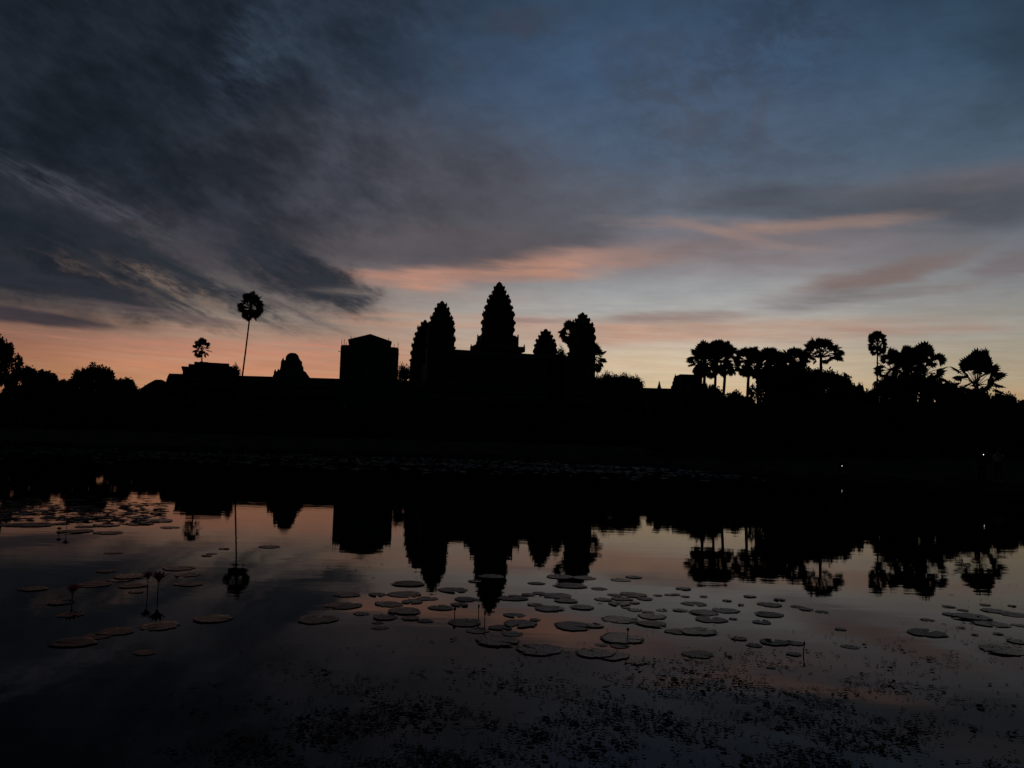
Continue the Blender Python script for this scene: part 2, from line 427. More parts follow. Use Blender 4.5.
# ------------------------------------------------------------------ temple
def redent(w, rz=0.0, z=0.0, cx=0.0, cy=0.0):
    q = [(1, .42), (.88, .42), (.88, .68), (.70, .70), (.68, .88), (.42, .88), (.42, 1)]
    pts = []
    for k in range(4):
        a = rz + k * math.pi / 2; ca, sa = math.cos(a), math.sin(a)
        pts += [(cx + w * (x * ca - y * sa), cy + w * (x * sa + y * ca), z) for x, y in q]
    return pts
def antefix(bm, x, y, z, s, h, a):
    ca, sa = math.cos(a), math.sin(a)
    b = [(-s, -.35 * s), (s, -.35 * s), (s, .35 * s), (-s, .35 * s)]
    lo = [bm.verts.new((x - u * sa + v * ca, y + u * ca + v * sa, z)) for u, v in b]
    mi = [bm.verts.new((x - u * .9 * sa + v * ca, y + u * .9 * ca + v * sa, z + h * .5)) for u, v in b]
    t = bm.verts.new((x, y, z + h))
    for k in range(4):
        bm.faces.new((lo[k], lo[(k + 1) % 4], mi[(k + 1) % 4], mi[k])); bm.faces.new((mi[k], mi[(k + 1) % 4], t))
    bm.faces.new(lo[::-1])

ROT = R(15)
def tower(name, tip, prof, D, parent, zbase, label=None):
    """prof: (pixel row, half width in pixels) from the tip down; built as stacked redented storeys"""
    s = D / FPX; k = 1 / 1.01
    axis = P(tip[0], tip[1], D)
    lv = [(P(tip[0], y, D).z - parent.location.z, w * s * k) for y, w in prof]
    cx, cy = axis.x - parent.location.x, axis.y - parent.location.y
    ct, st = math.cos(-parent.rotation_euler.z), math.sin(-parent.rotation_euler.z)
    cx, cy = cx * ct - cy * st, cx * st + cy * ct
    bm = bmesh.new(); rings = []
    lv = lv[::-1]                                   # base up
    z0 = zbase - parent.location.z
    wb = lv[0][1]
    rings += [redent(wb * 1.0, 0, z0, cx, cy), redent(wb * 1.0, 0, lv[0][0] - .8, cx, cy), redent(wb * 1.08, 0, lv[0][0] - .4, cx, cy), redent(wb * 1.08, 0, lv[0][0], cx, cy)]
    rr_ = random.Random(len(name) * 7 + int(tip[0]))
    for (za, wa), (zb, wb2) in zip(lv, lv[1:]):
        h = zb - za; wa *= rr_.uniform(.965, 1.03)
        rings += [redent(wa * .91, 0, za + .02, cx, cy), redent(wa * .93, 0, za + h * .45, cx, cy), redent(wa * 1.0, 0, za + h * .60, cx, cy),
                  redent(wa * 1.02, 0, za + h * .84, cx, cy), redent((wa * .15 + wb2 * .85), 0, zb, cx, cy)]
        for q in range(4):
            for off in (-.9, -.5, 0, .5, .9):
                if rr_.random() < .22: continue
                a = q * math.pi / 2
                lx, ly = wa * (1.0 if abs(off) < .3 else .9 if abs(off) < .7 else .66), wa * off * .85
                antefix(bm, cx + lx * math.cos(a) - ly * math.sin(a), cy + lx * math.sin(a) + ly * math.cos(a), za + h * .80, max(wa * .085, .12) * rr_.uniform(.7, 1.5), h * .42 * rr_.uniform(.5, 1.35), a)
    loft(bm, rings)
    o = link(name, bm, M['stone'], parent)
    if label: o['label'] = label
    z, w = lv[-1]; bm = bmesh.new(); top = axis.z - parent.location.z
    hh = top - z
    pr = [(w * .8, 0), (w * .95, .12), (w * .75, .25), (w * .85, .4), (w * .6, .6), (w * .45, .75), (w * .18, .9), (.02, 1.0)]
    loft(bm, [[(cx + r * math.cos(t * math.pi / 6), cy + r * math.sin(t * math.pi / 6), z + hh * f) for t in range(12)] for r, f in pr])
    link('finial', bm, M['stone'], o)
    return o, cx, cy

def gable_block(bm, x0, x1, y0, y1, z0, z1, ridge):
    """box with a vaulted stone roof along x"""
    box(bm, x0, x1, y0, y1, z0, z1)
def vault(bm, x0, x1, y0, y1, z, h, over=.4):
    n = 7; pts = []
    ym = (y0 + y1) / 2; hw = (y1 - y0) / 2 + over
    for k in range(n + 1):
        t = -1 + 2 * k / n
        pts.append((ym + hw * t, z + h * (1 - abs(t) ** 1.7)))
    a = [bm.verts.new((x0, y, zz)) for y, zz in pts]; b = [bm.verts.new((x1, y, zz)) for y, zz in pts]
    for k in range(n): bm.faces.new((a[k], a[k + 1], b[k + 1], b[k]))
    bm.faces.new((a[0], b[0], b[-1], a[-1])); bm.faces.new(a[::-1]); bm.faces.new(b)

GT = 2.0                                         # ground level at the temple
cen = P(499.5, 350, 341)
tm = empty('temple', (cen.x, cen.y, GT), ROT)
tag(tm, 'huge stone temple with five tiered pointed towers silhouetted against the dawn sky', 'temple')
terrz = P(466, 352.3, 318).z - GT
# stepped terrace and upper gallery (local, rotated)
bm = bmesh.new()
for i, (w, a, b) in enumerate(((38, -.5, 7), (35.5, 7, 14), (33, 14, 21))):
    zt = min(b, terrz - 8)
    box(bm, -w, w, -w, w, a, zt); box(bm, -w - .5, w + .5, -w - .5, w + .5, zt - .7, zt - .2)
for q in range(12):
    box(bm, -3, 3, -38 - 10 + q * .9, -33, -.5, .6 + q * 1.75)
link('terrace', bm, M['stone'], tm)
gz0 = min(21, terrz - 8); bm = bmesh.new()
for sgn in (-1, 1):
    box(bm, -27, 27, sgn * 27 - 2.2, sgn * 27 + 2.2, gz0, terrz - 2.4)
    box(bm, sgn * 27 - 2.2, sgn * 27 + 2.2, -24.79, 24.79, gz0, terrz - 2.4)
    box(bm, -1.8, 1.8, min(0, sgn * 24.79), max(0, sgn * 24.79), gz0, terrz - 2.6)
    box(bm, min(sgn * 1.81, sgn * 24.79), max(sgn * 1.81, sgn * 24.79), -1.8, 1.8, gz0, terrz - 2.6)
link('upper_gallery', bm, M['stone'], tm)
for sgn in (-1, 1):
    bm = bmesh.new(); vault(bm, -27, 27, sgn * 27 - 2.2, sgn * 27 + 2.2, terrz - 2.39, 2.4)
    link('gallery_roof', bm, M['roof'], tm)
for k in range(28):
    if k == 0:
        bm = bmesh.new(); tube(bm, [(0, 0, 0), (0, 0, terrz - 3 - gz0)], .22, 6); cp = link('pillar', bm, M['stone'], tm)
    else:
        cp = cp.copy(); COL.objects.link(cp)
    cp.location = (-25 + k * 50 / 27, -29.6, gz0)
CP = [(286.5, 3.9), (291, 5.4), (295.5, 7.2), (300, 9.9), (306, 12.2), (312.5, 13.9), (321, 15.6), (328.5, 16.4), (336, 16.4)]
ct, cx, cy = tower('central_tower', (499.5, 281.5), CP, 341, tm, P(500, 380, 330).z, 'tallest central tower, nine shrinking storeys')
bm = bmesh.new()
sc = 341 / FPX
zs = lambda y: P(499.5, y, 341).z - GT
for w, y0, y1 in ((20.5, 352, 337), (27, 352, 347)):
    hw = w * sc * .93
    box(bm, cx - hw, cx + hw, cy - hw * .55, cy + hw * .55, zs(y0), zs(y1)); box(bm, cx - hw * .55, cx + hw * .55, cy - hw, cy + hw, zs(y0) + .01, zs(y1) - .02)
    for sx in (-1, 1):
        for sy in (-.5, .5): antefix(bm, cx + sx * hw * .97, cy + sy * hw, zs(y1) - .1, .5, 1.4, 0)
        for sy in (-.5, .5): antefix(bm, cx + sy * hw, cy + sx * hw * .97, zs(y1) - .1, .5, 1.4, math.pi / 2)
link('porch', bm, M['stone'], ct)
tower('corner_tower', (442.2, 300.5), [(304, 2.9), (308, 5), (312.5, 7.4), (317, 9), (322, 11), (328, 12.5), (337, 13.6), (347, 13.9)], 313, tm, GT + 12, 'front corner tower left of the centre')
tower('corner_tower', (425.2, 319.5), [(322.5, 2.3), (327, 4.4), (333, 7.5), (338, 9.8), (344, 11), (351, 12.3), (360, 13)], 360, tm, GT + 12, 'leftmost and lower looking corner tower')
tower('corner_tower', (545.8, 328.5), [(331.5, 2.8), (335.5, 5.2), (339.5, 7.4), (344, 9.4), (350, 11.2), (357, 12), (364, 12.2)], 380, tm, GT + 12, 'smallest looking tower right of the centre')
tower('corner_tower', (582.7, 312), [(315, 2.5), (319, 4.6), (323.5, 7.6), (329, 10.4), (336, 12.1), (344, 12.8), (353, 13)], 328, tm, GT + 12, 'right corner tower half hidden by palms')

# long outer gallery in front
GD = 232.0
gl0, gl1 = P(168, 372, GD), P(720, 389, GD)
base = GT - .5
ga = empty('gallery_building', ((gl0.x + gl1.x) / 2, GD, base))
tag(ga, 'long low stone gallery wing stretching in front of the pointed towers', 'temple wing')
ridge = P(290, 376.5, GD).z - base
hx = (gl1.x - gl0.x) / 2
bm = bmesh.new()
box(bm, -hx - 1, hx + 1, -5, 5, 0, 2.2); box(bm, -hx - .6, hx + .6, -4.4, 4.4, 2.2, 4.2); box(bm, -hx - .8, hx + .8, -4.6, 4.6, 4.2, 4.6)
link('plinth', bm, M['stone'], ga)
bm = bmesh.new(); box(bm, -hx, hx, -.6, 3.2, 4.6, ridge - 3.0); link('wall', bm, M['stone'], ga)
bm = bmesh.new(); vault(bm, -hx, hx, -.9, 3.4, ridge - 3.0, 3.0); vault(bm, -hx, hx, -4.0, -.95, ridge - 5.6, 1.9, .2); link('roof', bm, M['roof'], ga)
pil = None
npil = 70
for k in range(npil):
    x = -hx + 1 + k * (2 * hx - 2) / (npil - 1)
    if pil is None:
        bm = bmesh.new(); box(bm, -.25, .25, -.25, .25, 0, ridge - 5.6 - 4.6); box(bm, -.38, .38, -.38, .38, ridge - 10.9, ridge - 10.5)
        pil = link('pillar', bm, M['stone'], ga); pil.location = (x, -3.6, 4.6); p = pil
    else:
        p = pil.copy(); COL.objects.link(p); p.location = (x, -3.6, 4.6)
def rel(px, py, D, o):
    v = P(px, py, D); return v - o.location
# small spires and the stepped right end on the gallery roof
for px, py, w in ((660, 380, 1.6), (676, 373.5, 3.4)):
    b = rel(px, 388, GD, ga); t = rel(px, py, GD, ga)
    bm = bmesh.new(); hgt = t.z - b.z; s = w * GD / FPX
    loft(bm, [redent(s * f, 0, b.z + hgt * g, b.x, 1.2) for f, g in ((1.25, -.4), (1.2, .1), (.8, .25), (.85, .4), (.5, .55), (.52, .68), (.25, .8), (.05, 1))])
    link('roof_spire', bm, M['stone'], ga)
a = rel(681.5, 374.3, GD - 3, ga); b = rel(702, 400, GD - 3, ga)
bm = bmesh.new(); box(bm, a.x, b.x, -3, 4.5, 4.7, a.z - .7); box(bm, a.x - .4, b.x + .4, -3.4, 4.9, a.z - .7, a.z)
link('end_pavilion', bm, M['stone'], ga)

# corner pavilion with a flat broken top (left)
PD = 226.0
pv = P(206, 400, PD); pav = empty('corner_pavilion', (pv.x, PD, base), math.atan2(-pv.x, PD))
tag(pav, 'blocky stone corner pavilion with flat broken top at the left end of the gallery', 'pavilion')
def step(bm, x0, x1, y0, y1, d0, d1, o, D):
    A = rel(x0, y0, D, o); B = rel(x1, y1, D, o)
    box(bm, A.x, B.x, d0, d1, A.z if y0 < 999 else 0, B.z)
bm = bmesh.new()
A, B = rel(184, 386, PD - 7, pav), rel(240, 384, PD - 7, pav); box(bm, A.x, B.x, -8, 7.5, 0, A.z - 1)
A, B = rel(186.5, 381, PD - 7, pav), rel(234, 378, PD - 7, pav); box(bm, A.x, B.x, -7.4, 7, rel(176, 386, PD - 7, pav).z, A.z)
A, B = rel(177, 367, PD - 7, pav), rel(233, 367, PD - 7, pav); box(bm, A.x, B.x, -6.8, 6.4, rel(180, 379, PD - 7, pav).z, A.z)
link('wall', bm, M['stone'], pav)
bm = bmesh.new()
A, B = rel(175.5, 366, PD - 7, pav), rel(232.5, 366, PD - 7, pav); box(bm, A.x, B.x, -7.1, 6.7, A.z - .25, A.z + .15)
A, B = rel(183, 361.5, PD - 7, pav), rel(230.5, 363, PD - 7, pav); box(bm, A.x, B.x, -6.2, 6, rel(182, 366, PD - 7, pav).z + .1, A.z - .3)
A, B = rel(189, 359.6, PD - 7, pav), rel(227, 361, PD - 7, pav); box(bm, A.x, B.x, -5.5, 5.5, A.z - .7, A.z - .1)
for k in range(16):
    x = random.uniform(A.x + .5, B.x - .5); w = random.uniform(.3, .9); y = random.uniform(-5, 4)
    box(bm, x - w, x + w, y, y + 1, A.z - .2, A.z + random.uniform(-.05, .22))
link('roof', bm, M['roof'], pav)
for x in (-5, -1.7, 1.7, 5):
    bm = bmesh.new(); box(bm, x - .5, x + .5, -7.6, -7.3, 5, 9); link('false_window', bm, M['roof'], pav)

pav.location.x -= 7 * math.sin(pav.rotation_euler.z) - 1.1; pav.scale = (.88, 1, .985)
# ruined corner tower on the gallery
RD = 236.0
rv = P(290.5, 400, RD); rt = empty('ruined_tower', (rv.x, RD, base))
tag(rt, 'squat ruined stone tower with rounded top above the gallery roof, left of the scaffolding', 'tower')
s = RD / FPX; bm = bmesh.new()
zz = lambda y: P(290.5, y, RD).z - base
prof = [(5.9, 0), (5.9, zz(384)), (5.2, zz(379)), (4.9, zz(376)), (4.4, zz(374)), (3.9, zz(371.5)), (3.25, zz(370.5)), (3.05, zz(366)), (2.75, zz(365.6)), (2.65, zz(361)), (1.9, zz(360.6)), (1.85, zz(357.5)), (1.7, zz(356.5)), (1.45, zz(354.8)), (.75, zz(353))]
loft(bm, [redent(r, .2, h, 0, 0) for r, h in prof])
for k in range(22):
    a = random.uniform(0, 6.28); r, h = random.choice(prof[2:9]); w = random.uniform(.2, .45)
    x, y = r * .85 * math.cos(a), r * .85 * math.sin(a); box(bm, x - w, x + w, y - w, y + w, h - .6, h + random.uniform(.1, .5))
link('wall', bm, M['stone'], rt)
for ax, ay, za, ht, sw, ang in ((-2.3, -1.4, 366, 358, .55, math.pi / 2), (2.45, -1.4, 366, 359, .55, math.pi / 2), (-2.2, 1.5, 366, 359, .5, math.pi / 2), (3.0, -1.6, 371, 363.5, .5, math.pi / 2),
                            (-4.2, -2, 376, 369.8, .6, 0), (-3.3, -2, 376, 369.0, .6, 0), (4.2, -2, 378, 372, .6, 0)):
    bm = bmesh.new(); antefix(bm, ax, ay, zz(za), sw, zz(ht) - zz(za), ang); link('antefix', bm, M['stone'], rt)

# restoration scaffolding box with a sheet roof
SD = 218.0
sv = P(371, 400, SD); sf = empty('scaffold_shelter', (sv.x, SD, base), math.atan2(-sv.x, SD))
tag(sf, 'boxy restoration scaffolding with sheeted sides and two-step low gable roof', 'scaffolding')
x0, x1 = rel(343.3, 346, SD - 6.5, sf).x, rel(398.8, 349, SD - 6.5, sf).x
ez = rel(371, 346.3, SD - 6.5, sf).z; uz = rel(371, 340, SD - 6.5, sf).z; rz_ = rel(371, 333.6, SD - 6.5, sf).z
u0, u1 = rel(350.3, 340, SD - 6.5, sf).x, rel(392, 341, SD - 6.5, sf).x
bm = bmesh.new(); dp = 6.5
for i in range(9):
    x = x0 + (x1 - x0) * i / 8
    for y in (-dp, 0, dp): tube(bm, [(x, y, 0), (x, y, ez + (1.3 if i in (0, 8) and y < 0 else -.1))], .07, 5)
for j in range(1, 12):
    z = ez * j / 12
    for y in (-dp - .1, dp + .1): tube(bm, [(x0 - .3, y, z), (x1 + .3, y, z)], .05, 5)
    for x in (x0 - .1, x1 + .1): tube(bm, [(x, -dp, z + .1), (x, dp, z + .1)], .05, 5)
for zf, e0, e1 in ((.2, .9, .2), (.43, .1, .8), (.62, .7, .5), (.8, .3, 1.0), (.93, .8, .4)):
    tube(bm, [(x0 - e0, -dp - .2, ez * zf), (x1 + e1, -dp - .2, ez * zf)], .09, 5)
for xx, up_ in ((x0 + .6, 1.5), (x0 + 1.1, .8), (x1 - 1.0, .9)):
    tube(bm, [(xx, -dp, ez - 1), (xx, -dp, ez + up_)], .07, 5)
for xx in (u0 + .5, (u0 + u1) / 2 - 1.4, u1 - .6):
    tube(bm, [(xx, -dp + .5, ez), (xx, -dp + .5, uz + .9)], .07, 5)
link('pole_frame', bm, M['steel'], sf)
for j in range(1, 7):
    z = ez * j / 7
    for ya, yb in ((-dp + .2, -dp + 1.4), (dp - 1.4, dp - .2)):
        bm = bmesh.new(); box(bm, x0, x1, ya, yb, z, z + .06); link('plank_deck', bm, M['wood'], sf)
for (a, b, k0, k1) in ((x0 + .15, x0 + 5.1, .02, .975), (x0 + 5.2, x0 + 9.6, .0, .985), (x0 + 9.7, x1 - .15, .0, .975)):
    n = 14; V = []; F = []
    for i in range(n + 1):
        for j in range(n + 1):
            V.append((a + (b - a) * i / n, -dp - .22 + .1 * math.sin(i * 2.1) * math.cos(j * 1.3 + a), ez * (k0 + (k1 - k0) * j / n)))
    m0 = len(V); V += [(x, y + .04, z) for x, y, z in V]
    for i in range(n):
        for j in range(n):
            q = i * (n + 1) + j; F.append((q, q + n + 1, q + n + 2, q + 1)); F.append((m0 + q, m0 + q + 1, m0 + q + n + 2, m0 + q + n + 1))
    raw('tarpaulin', V, F, M['tarp'], sf, True)
for q in ((x0 + .3, x1 - .3, dp + .2, dp + .3, 0, ez - .2), (x0 - .25, x0 - .15, -dp + .3, dp - .3, 0, ez - .3), (x1 + .15, x1 + .25, -dp + .3, dp - .3, 2, ez - .3)):
    bm = bmesh.new(); box(bm, *q); link('side_sheet', bm, M['tarp'], sf)
bm = bmesh.new()
def roofp(bm, a, b, z0, zr, yd):
    m = (a + b) / 2
    lo = [bm.verts.new(p) for p in ((a, -yd, z0), (m, -yd, zr), (b, -yd, z0), (a, yd, z0), (m, yd, zr), (b, yd, z0))]
    up = [bm.verts.new((v.co.x, v.co.y, v.co.z - .5)) for v in lo]
    for f in ((0, 1, 4, 3), (1, 2, 5, 4)):
        bm.faces.new([lo[i] for i in f]); bm.faces.new([up[i] for i in f[::-1]])
    for i, j in ((0, 1), (1, 2), (2, 5), (5, 4), (4, 3), (3, 0)): bm.faces.new((lo[i], lo[j], up[j], up[i]))
roofp(bm, u0 - .2, u1 + .2, uz, rz_, dp - .5)
link('roof', bm, M['sheet'], sf)
bm = bmesh.new(); roofp(bm, x0 - .1, x1 + .1, ez, ez + .35, dp + .2); link('lower_roof', bm, M['sheet'], sf)
bm = bmesh.new()
for y in (-dp + .9, dp - .9):
    g_ = [bm.verts.new(p) for p in ((u0, y, uz - .4), (u1, y, uz - .4), ((u0 + u1) / 2, y, rz_ - .3))]; h_ = [bm.verts.new((v.co.x, v.co.y + .1, v.co.z)) for v in g_]
    bm.faces.new(g_); bm.faces.new(h_[::-1])
    for q in range(3): bm.faces.new((g_[q], g_[(q + 1) % 3], h_[(q + 1) % 3], h_[q]))
link('gable_panel', bm, M['tarp'], sf)
bm = bmesh.new(); box(bm, u0, u1, -dp + .8, dp - .8, ez - .4, uz - .15)
link('upper_wall', bm, M['tarp'], sf)
bm = bmesh.new(); loft(bm, [redent(r, .1, h, (x0 + x1) / 2, 0) for r, h in ((5.6, 0), (5.6, ez * .4), (5.2, ez * .45), (4.6, ez * .7), (3.4, ez * .9), (2.2, ez * .98))])
link('gate_tower', bm, M['stone'], sf)

sf.location.x -= 6.5 * math.sin(sf.rotation_euler.z) + .3
# little gabled building far left
LD = 240.0
lv_ = P(158, 400, LD); lb = empty('library_building', (lv_.x, LD, base), math.atan2(-lv_.x, LD))
tag(lb, 'small low gabled stone building between the left trees and the corner pavilion', 'building')
a, b = rel(147, 387, LD, lb), rel(170.5, 388, LD, lb)
bm = bmesh.new(); box(bm, a.x - 1.5, b.x + 2, -5, 5, 0, a.z - 1); link('wall', bm, M['stone'], lb)
bm = bmesh.new(); w = (b.x - a.x) / 2; m = (a.x + b.x) / 2; tz = rel(158, 380.5, LD, lb).z
vs_ = [(a.x - 1.5, a.z - 1), (a.x + .6, a.z + .7), (m - 1, tz - .1), (m + .6, tz), (b.x - .4, a.z + .9), (b.x + 2, a.z - 1)]
A_ = [bm.verts.new((x, -5.3, z)) for x, z in vs_]; B_ = [bm.verts.new((x, 5.3, z)) for x, z in vs_]
for k in range(5): bm.faces.new((A_[k], A_[k + 1], B_[k + 1], B_[k]))
bm.faces.new(A_[::-1]); bm.faces.new(B_); bm.faces.new((A_[0], B_[0], B_[5], A_[5]))
link('roof', bm, M['roof'], lb)

# ------------------------------------------------------------------ broadleaf trees
def leaf_cloud(rnd, clumps, n, size):
    V, F = [], []
    tot = sum(c[3] ** 2 for c in clumps)
    for (x, y, z, r, fl) in clumps:
        for _ in range(int(n * r * r / tot)):
            while True:
                d = Vector((rnd.gauss(0, 1), rnd.gauss(0, 1), rnd.gauss(0, 1)))
                if d.length > .1: break
            d.normalize(); k = r * rnd.random() ** .42 * rnd.uniform(.8, 1.12)
            p = Vector((x, y, z)) + Vector((d.x * k, d.y * k, d.z * k * fl))
            s = size * rnd.uniform(.55, 1.4)
            u = Vector((rnd.uniform(-1, 1), rnd.uniform(-1, 1), rnd.uniform(-.6, .6))).normalized()
            v = u.cross(Vector((rnd.uniform(-1, 1), rnd.uniform(-1, 1), rnd.uniform(-1, 1)))).normalized()
            i = len(V); V += [tuple(p - u * s), tuple(p - v * s * .42 + u * s * .1), tuple(p + u * s), tuple(p + v * s * .42 + u * s * .1)]
            F.append((i, i + 1, i + 2, i + 3))
    return V, F
def make_tree(seed, spread=1.0, n=9000, flat=.62, nc=26, size=.03, drop=.24):
    """unit tree: 1 high, crown about 2*0.5*spread wide"""
    rnd = random.Random(seed)
    t = empty('tree', (0, 0, 0))
    bm = bmesh.new(); tips = []
    tube(bm, [(0, 0, -.02), (.01, 0, .15), (0, .01, .34), (.02, .0, .55)], [.035, .026, .02, .012], 8)
    clumps = []
    for k in range(nc):
        a = k * 2.4 + rnd.uniform(-.3, .3); rr = math.sqrt((k + .5) / nc) * .40 * spread * rnd.uniform(.8, 1.1)
        zt = .90 - (rr / (.44 * spread)) ** 2 * drop - rnd.uniform(0, .07)
        clumps.append((rr * math.cos(a), rr * math.sin(a), zt - .06, rnd.uniform(.085, .14) * (.8 + .2 * spread), flat + .2))
        if k % 2: clumps.append((rr * .8 * math.cos(a + .5), rr * .8 * math.sin(a + .5), zt - .28, rnd.uniform(.10, .16), flat))
        if k % 3 == 0: clumps.append((rr * .9 * math.cos(a + 1.5), rr * .9 * math.sin(a + 1.5), zt - .44, rnd.uniform(.10, .15), flat))
        if k % 3 == 0:
            tube(bm, [(0, 0, .25 + .02 * (k % 7)), (rr * .45 * math.cos(a), rr * .45 * math.sin(a), .5), (rr * math.cos(a), rr * math.sin(a), zt - .05)], [.014, .009, .003], 5)
    link('trunk', bm, M['bark'], t)
    V, F = leaf_cloud(rnd, clumps, n, size)
    raw('crown', V, F, M['leaf'], t)
    return t
PROTO = [make_tree(11), make_tree(23, 1.3, 11000), make_tree(37, .8, 8000), make_tree(51, 1.6, 13000, .5, 34), make_tree(67, .42, 8000, .7, 22, .017, .05)]
used = set()
def tree(px, ptop, wpx, D, var, label, group=None, cat='tree'):
    """crown top at the pixel, crown width in pixels"""
    D = D * .8 if px > 690 else D
    t = P(px, ptop, D); g = gz(t.x, D); H = t.z - g
    o = PROTO[var] if var not in used else copy_tree(PROTO[var])
    used.add(var)
    w = wpx * D / FPX * 1.1 / [1.05, 1.3, .85, 1.55, .50][var]
    o.location = (t.x, D, g); o.scale = (w, w, H / .93); o.rotation_euler = (0, 0, random.uniform(0, 6.28))
    tag(o, label, cat, group); return o

LT = 'trees on the left bank'
tree(-8, 330, 60, 120, 1, 'tallest dark tree cut by the left edge of the picture', LT)
tree(24, 363, 40, 130, 1, 'low bushy tree right beside the tall tree at the left edge', LT)
tree(46, 367, 34, 135, 2, 'narrow tree second in from the left edge clump', LT)
tree(66, 377, 36, 150, 1, 'low spreading tree in the dip between the two left clumps', LT)
tree(96, 362, 50, 140, 3, 'wide tree with spiky twigs on top, left of the small gabled building', LT)
tree(124, 375, 34, 145, 1, 'low tree sloping down toward the small gabled building', LT)
tree(147, 385, 30, 140, 3, 'lowest bush-like tree just in front of the small gabled building', LT)
tree(84, 368, 26, 146, 0, 'rounded tree on the left shoulder of the wide twiggy tree', LT)
# twigs on the wide tree
MT = 'trees before the temple'
tree(235, 362, 12, 205, 4, 'tiny tree between the corner pavilion and the tall leaning palm', MT)
tree(405, 361.5, 15, 240, 4, 'small tree between the scaffolding and the left towers', MT)
tree(561, 344, 14, 200, 4, 'tree growing against the right side of the smallest looking tower', MT)
tree(556, 352, 22, 210, 4, 'bushy tree in front of the smallest looking tower', MT)
tree(601, 373, 22, 190, 4, 'flat topped tree touching the palm at the right corner tower', MT)
tree(610, 369.5, 21, 188, 4, 'highest of the flat topped trees right of the palm-hidden tower', MT)
tree(620, 372, 20, 191, 4, 'small tree in the middle of the flat topped row', MT)
tree(628, 371.5, 20, 192, 4, 'flat topped tree above the gallery roof, right of the row middle', MT)
tree(636, 374, 17, 190, 4, 'last low tree of the flat row before the bare gallery roof', MT)
# right grove
RT = 'broadleaf trees in the right grove'
for i, (px, top, w, D, v, lab) in enumerate((
        (706, 380, 46, 125, 1, 'low tree under the leftmost palm of the right grove'),
        (735, 389, 46, 135, 3, 'lowest tree below the bright gap between the palm trunks'),
        (772, 363, 46, 128, 1, 'dense tree right of the bright gap between the palm trunks'),
        (797, 357, 44, 132, 0, 'dense tree to the left of the big fan shaped palm'),
        (822, 364, 54, 126, 1, 'rounded tree below the big fan shaped palm'),
        (842, 370, 34, 124, 2, 'tree on the right shoulder of the big fan shaped palm'),
        (857, 380, 22, 122, 1, 'small loose tree beside the notch left of the slim palm'),
        (868, 388, 26, 128, 3, 'low bush in the notch left of the slim palm'),
        (890, 372, 46, 120, 0, 'dense tree right behind the foot of the slim palm'),
        (915, 368, 60, 125, 3, 'wide dense tree under the twin palms right of the slim palm'),
        (942, 376, 44, 118, 1, 'dense tree between the twin palms and the rightmost palm'),
        (972, 387, 60, 118, 3, 'wide tree under the rightmost palm'),
        (1002, 389, 40, 115, 1, 'tree on the slope right of the rightmost palm'),
        (1030, 398, 44, 112, 0, 'last tree cut by the right edge of the picture'))):
    tree(px, top, w, D, v, lab, RT)

# ------------------------------------------------------------------ palms
def fan_leaf(V, F, base, d, up, r, rnd, ang=4.4, nseg=15):
    """palmate leaf: hub at base, opening along d"""
    d = d.normalized(); s = d.cross(up).normalized(); nrm = s.cross(d).normalized()
    hub = len(V); V.append(tuple(base)); fold = rnd.uniform(.08, .22)
    for k in range(nseg):
        a0 = -ang / 2 + ang * k / nseg; a1 = -ang / 2 + ang * (k + 1) / nseg; am = (a0 + a1) / 2
        L = r * (1 - .14 * abs(am) / (ang / 2)) * rnd.uniform(.88, 1.06)
        def pt(a, q, lift): return base + (d * math.cos(a) + s * math.sin(a)) * q + nrm * lift
        w = .76 * L
        dr = -rnd.uniform(.0, .16) * L
        i = len(V)
        V.extend([tuple(pt(a0, w, 0)), tuple(pt(am, w * .98, fold * w * .5)), tuple(pt(a1, w, 0)), tuple(pt(am, L, dr))])
        F.extend([(hub, i, i + 1), (hub, i + 1, i + 2), (i, i + 3, i + 1), (i + 1, i + 3, i + 2)])
OPEN = dict(ball=(.50, .66), fan=(.58, .74))
